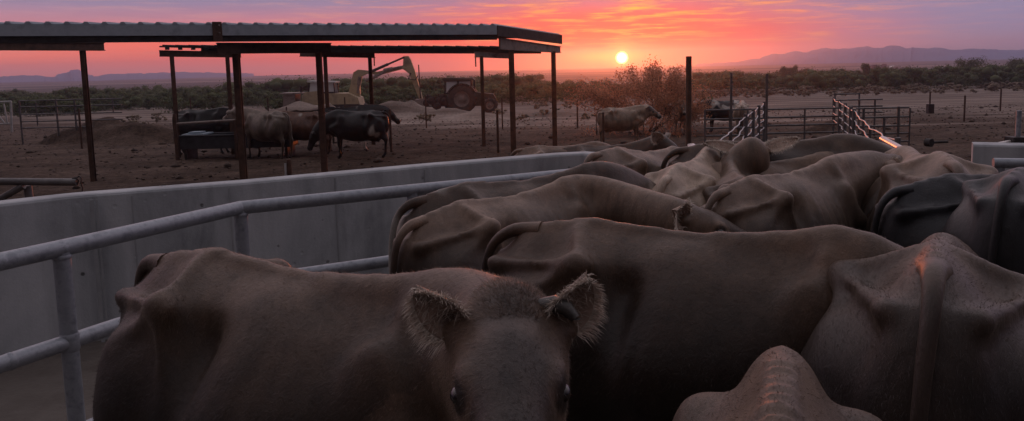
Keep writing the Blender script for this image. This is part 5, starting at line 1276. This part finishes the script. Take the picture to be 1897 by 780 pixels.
# 1 the nearest cow: side on, head turned round to the camera
loc, hd, s = solve_two((295, 470), (800, 520), SLAB); hd += 0
hp_ = at_y(945, 642, 1.87)
o_n, i_n = cow('near', loc, hd, s, 'big brown cow standing side on in front, turning her face to the camera', 'umber', h=.014, fur_n=70000, fringe=1500, seed=11, horn=1, thin=.9,
    **world_head(loc, hd, s, hp_, (.0, -.97, -.25), (0, -.25, .97), nd=(.15, -.9, .45)), ear=((.90, .2, .1), (1.12, .35, .1)), earlen=.172, earw=.80, ribs=.25, neck_r=.88,
    tail=[(-.72, 0, 1.325), (-.83, 0, 1.315), (-.91, .01, 1.22), (-.935, .02, 1.05), (-.93, .03, .80), (-.93, .03, .62)])
me = o_n.data; Vn = np.zeros(len(me.vertices)*3, np.float32); me.vertices.foreach_get('co', Vn); Vn = Vn.reshape(-1, 3).astype(float); FcN = [tuple(p.vertices) for p in me.polygons]; S_ = i_n['s']
ph = fur(o_n, Vn, FcN, i_n['nbody'], 5200, .013, .0008, lift=.6, seed=8, near=((i_n['HA']-i_n['hd']*.07+i_n['up']*.07)*S_, .115), gain=1.7); ph.name = 'poll_hair'
# 2 big brown cow behind her, side on
loc, hd, s = solve_two((965, 418), (1545, 432), SLAB)
cow('second', loc, hd, s, 'big brown cow standing side on across the middle with curled tail', 'umber', h=.015, fur_n=45000, seed=23, thin=.9, ribs=.25,
    head_at=(1.08, .38, .80), head_dir=(.5, .35, -.8), tail=[(-.66, 0, 1.345), (-.80, 0, 1.335), (-.90, -.02, 1.25), (-.94, -.03, 1.05), (-.92, -.05, .85), (-.84, -.10, .92)], dip=.08)
# 3 rear view at the right
hd3 = H(60); s3 = 1.12; loc = loc_anchor(1732, 480, hd3, s3, SLAB, -.74, 1.36, pitch=R(-12))
cow('rear', loc, hd3, s3, 'large dark brown cow seen from behind at the right with its tail hanging straight', 'dark', h=.015, fur_n=45000, seed=31, thin=1.2, pitch=R(-12), head_at=(1.30, -.25, .95), head_dir=(.75, -.2, -.65), squash=(1, 1.12, 1))
# 4 withers and neck from above at the bottom
hd4 = H(70); s4 = 1.0; loc = loc_anchor(1448, 668, hd4, s4, SLAB, .40, 1.42, pitch=R(-7))
cow('withers', loc, hd4, s4, 'brown cow at the bottom edge showing only its wrinkled peaked withers', 'umber', h=.015, fur_n=30000, seed=41, head_at=(1.2, -.1, .62), head_dir=(.35, -.1, -.95), withers=-.03, thin=1.5, knobs=11, squash=(1, 1.25, 1), dip=.2, sharp=True, pitch=R(-7), neck_r=.55)
# 5 dark brown, rump towards us at the left of the middle, going away to the right
loc, hd, s = solve_two((775, 402), (1045, 335), SLAB)
cow('midleft', loc, hd, s, 'brown cow walking away behind the nearest one, rump against the pipe rail', 'brown', h=.018, fur_n=22000, seed=52, ribs=2.2, thin=1.1, **world_head(loc, hd, s, (1.13, 4.88, 1.80), (.93, -.15, -.33), (.3, 0, .95)), ear=((.35, .5, .2), (.2, .2)), earlen=.24, fringe=300)
# 6 mottled cow by the rail
hd = H(33); s = 1.03; loc = loc_anchor(885, 339, hd, s, SLAB, -.35, 1.40)
cow('mottled', loc, hd, s, 'mottled dark and grey cow hard against the pipe rail', 'dark', h=.02, seed=63, patch=.50, patch_col=(.36, .34, .32), squash=(1, .8, 1), head_at=(1.2, .1, 1.1), head_dir=(.8, 0, -.5))
# 8 rear view beyond the end of the wall rail
hd8 = H(48); s8 = 1.0; loc = loc_anchor(1085, 305, hd8, s8, SLAB, -.74, 1.35)
cow('rearfar', loc, hd8, s8, 'light brown cow seen from behind just past the end of the concrete wall', 'brown', h=.02, seed=83, thin=1.0, pitch=R(-7), head_at=(1.3, .1, .8), head_dir=(.8, 0, -.6))
# 9 palest tan cow
hd9 = H(62); s9 = 1.0; loc = loc_anchor(1236, 324, hd9, s9, SLAB, -.72, 1.36)
cow('pale', loc, hd9, s9, 'palest tan cow in the middle of the pen with soiled rump towards the camera', 'tan', h=.02, seed=92, thin=1.3, head_at=(1.25, -.1, 1.05), head_dir=(.8, 0, -.6), fur_n=9000)
# 10 head up, seen from behind, ears out
hd10 = H(79); s10 = .95; loc = loc_anchor(1372, 330, hd10, s10, SLAB, -.45, 1.40)
cow('earsout', loc, hd10, s10, 'brown cow facing away with raised head and two white fringed ears spread wide', 'umber', h=.018, seed=101, **world_head(loc, hd10, s10, at_y(1392, 286, 6.70), (.05, .75, -.55), (0, .5, .8)), ear=(.35, .1, 2.7), earlen=.34, earw=.75, fringe=900)
# 11 long dark back sideways behind it
hd = H(-4); s = 1.05; loc = loc_anchor(1345, 262, hd, s, SLAB, -.40, 1.40)
cow('longback', loc, hd, s, 'dark brown cow side on at the far end of the pen behind the ears', 'dark', h=.022, seed=112, head_at=(1.2, -.15, 1.0), head_dir=(.75, -.2, -.6))
# 12 grey cow with head up right behind
hd12 = H(-8); s12 = .95; loc = loc_anchor(1548, 262, hd12, s12, SLAB, .45, 1.40)
cow('greyface', loc, hd12, s12, 'grey cow at the far end beside the right cable fence, face turned to the right', 'grey', h=.022, seed=121, head_at=(1.0, -.2, 1.22), head_dir=(.8, -.45, -.35), ear=(.1, .1), fringe=150)
# 13 wrinkled neck between
hd13 = H(12); s13 = .95; loc = loc_anchor(1490, 297, hd13, s13, SLAB, .35, 1.38)
cow('wrinkle', loc, hd13, s13, 'brown cow with folded wrinkled neck right of the white eared head', 'brown', h=.022, seed=131, thin=2.2, head_at=(1.1, -.2, 1.02), head_dir=(.8, -.3, -.5))
# 14 big brown rear quarter in the middle right
loc, hd, s = solve_two((1362, 345), (1545, 330), SLAB)
loc = loc_anchor(1345, 348, H(38), 1.0, SLAB, -.72, 1.36)
cow('midright', loc, H(38), 1.0, 'ribby brown cow seen from the rear quarter in the middle right', 'brown', h=.018, fur_n=20000, seed=142, thin=1.6, head_at=(1.22, -.05, 1.32), head_dir=(.85, -.4, -.1), ear=(0, .2), fringe=300)
# 15 small brown rump left of it
hd15 = H(60); loc = loc_anchor(1330, 322, hd15, .92, SLAB, -.6, 1.38)
# 16 tan wide rear at the right
hd16 = H(75); s16 = 1.08; loc = loc_anchor(1765, 297, hd16, s16, SLAB, -.74, 1.36, pitch=R(-6))
cow('tanrear', loc, hd16, s16, 'tan cow seen from behind near the right cable fence', 'brown', h=.02, seed=162, thin=1.0, pitch=R(-6), head_at=(1.2, .3, .9), head_dir=(.6, .3, -.6), squash=(1, 1.22, 1))
# 17 black cow
hd17 = H(12); s17 = 1.03; loc = loc_anchor(1690, 342, hd17, s17, SLAB, -.70, 1.36)
cow('black', loc, hd17, s17, 'black cow with bony hips standing behind the big rear view cow', 'black', h=.018, fur_n=14000, seed=171, thin=1.5, head_at=(1.2, .2, 1.1), head_dir=(.8, 0, -.5))
# 18 second black cow at the edge
hd18 = H(48); s18 = 1.05; loc = loc_anchor(1905, 322, hd18, s18, SLAB, -.2, 1.38, pitch=R(-8))
cow('blackedge', loc, hd18, s18, 'second black cow cut off by the right edge of the picture', 'black', h=.022, seed=181, pitch=R(-8), head_at=(1.25, 0, 1.1), head_dir=(.8, 0, -.5))
# 19 back showing between the nearest cow and the rail
hd19 = H(20); s19 = .92; loc = loc_anchor(600, 488, hd19, s19, SLAB, -.40, 1.40)
# 20, 21 beyond the wall end
hd20 = H(3); s20 = 1.0; loc = loc_anchor(985, 272, hd20, s20, 0, -.55, 1.385)
cow('beyond1', loc, hd20, s20, 'flat backed brown cow just behind the far end of the concrete wall', 'brown', h=.03, seed=201, head_at=(1.2, .2, 1.0), head_dir=(.8, 0, -.5), group='cows just outside the end of the wall')
hd21 = H(-4); s21 = 1.0; loc = loc_anchor(1102, 271, hd21, s21, 0, -.2, 1.375)
cow('beyond2', loc, hd21, s21, 'dark cow with one pale rimmed ear left of the tall rusty post', 'dark', h=.026, seed=211, head_at=(1.0, -.12, 1.42), head_dir=(.75, -.35, -.55), ear=((.45, .9, .3), (.4, .4)), earlen=.27, fringe=500, group='cows just outside the end of the wall')

SH = 'cows gathered under the open shed'
def far(nm, px, py, deg, s, label, coat, ax=-.2, az=1.38, y=None, group=SH, **k):
    p = at_y(px, py, y); g = ground_z(0, y); hd = H(deg); sz = (p.z-g)/az if s is None else s
    c = Vector((math.cos(hd), math.sin(hd), 0)); loc = Vector((p.x, y, g))-c*(ax*sz); loc.z = ground_z(0, loc.y)
    return cow(nm, loc, hd, sz, label, coat, h=k.pop('h', .032), group=group, **k)
far('shed1', 352, 204, 3, None, 'black cow drinking at the left end of the water trough', 'holstein', ax=-.4, y=28.3, head_at=(1.32, -.12, .98), head_dir=(.65, 0, -.75), tail=None)
far('shed2', 512, 206, 150, None, 'light brown cow standing between the first shed posts', 'grey', ax=-.45, y=25.6, head_at=(1.2, .1, 1.35), head_dir=(.9, 0, -.35))
far('shed3', 572, 208, 182, None, 'dark reddish cow half hidden between the light brown cow and the shed post', 'red', ax=-.2, y=26.6, head_at=(1.2, .1, 1.2), head_dir=(.8, 0, -.5), patch=.12)
far('shed4', 668, 206, 180, None, 'large black cow broadside at the right of the shed herd, head down to the left', 'holstein', ax=-.1, y=25.2, head_at=(1.28, .05, .75), head_dir=(.45, 0, -.9), patch=.03)
far('shed5', 640, 199, 2, None, 'black cow facing right behind the large broadside one', 'holstein', ax=0, y=27.8, head_at=(1.30, -.05, 1.22), head_dir=(.75, -.2, -.6), patch=.15)
far('shed6', 560, 205, 20, None, 'brown cow mostly hidden behind the dark cow under the shed', 'dark', ax=-.2, y=28.6, head_at=(1.15, 0, 1.0), head_dir=(.7, 0, -.7))
PG = 'cows loose in the dirt pens beyond'
far('pen1', 1146, 200, 4, None, 'pale cow with dark belly patch standing directly below the sun', 'tan', ax=-.1, y=28.2, head_at=(1.08, -.1, 1.30), head_dir=(.7, -.5, -.5), ear=(.2, .1), earlen=.26, patch=.25, patch_col=(.05, .03, .025), group=PG, h=.026)
far('pen2', 1262, 186, 250, None, 'pale cow facing the camera left of the tall rusty post', 'tan', ax=.3, y=33, head_at=(1.15, .2, 1.25), head_dir=(.7, .2, -.6), group=PG)
far('pen3', 1346, 187, 184, None, 'black and white cow behind the pipe panel', 'holstein', ax=-.1, y=34, head_at=(1.2, 0, 1.2), head_dir=(.75, .2, -.6), patch=.22, patch_col=(.5, .47, .44), group=PG)
far('pen4', 1375, 190, 72, None, 'pale cow with ringed brown marks at the near side of the black and white one', 'tan', ax=-.2, y=31.5, head_at=(1.05, .2, 1.0), head_dir=(.6, .2, -.8), group=PG)
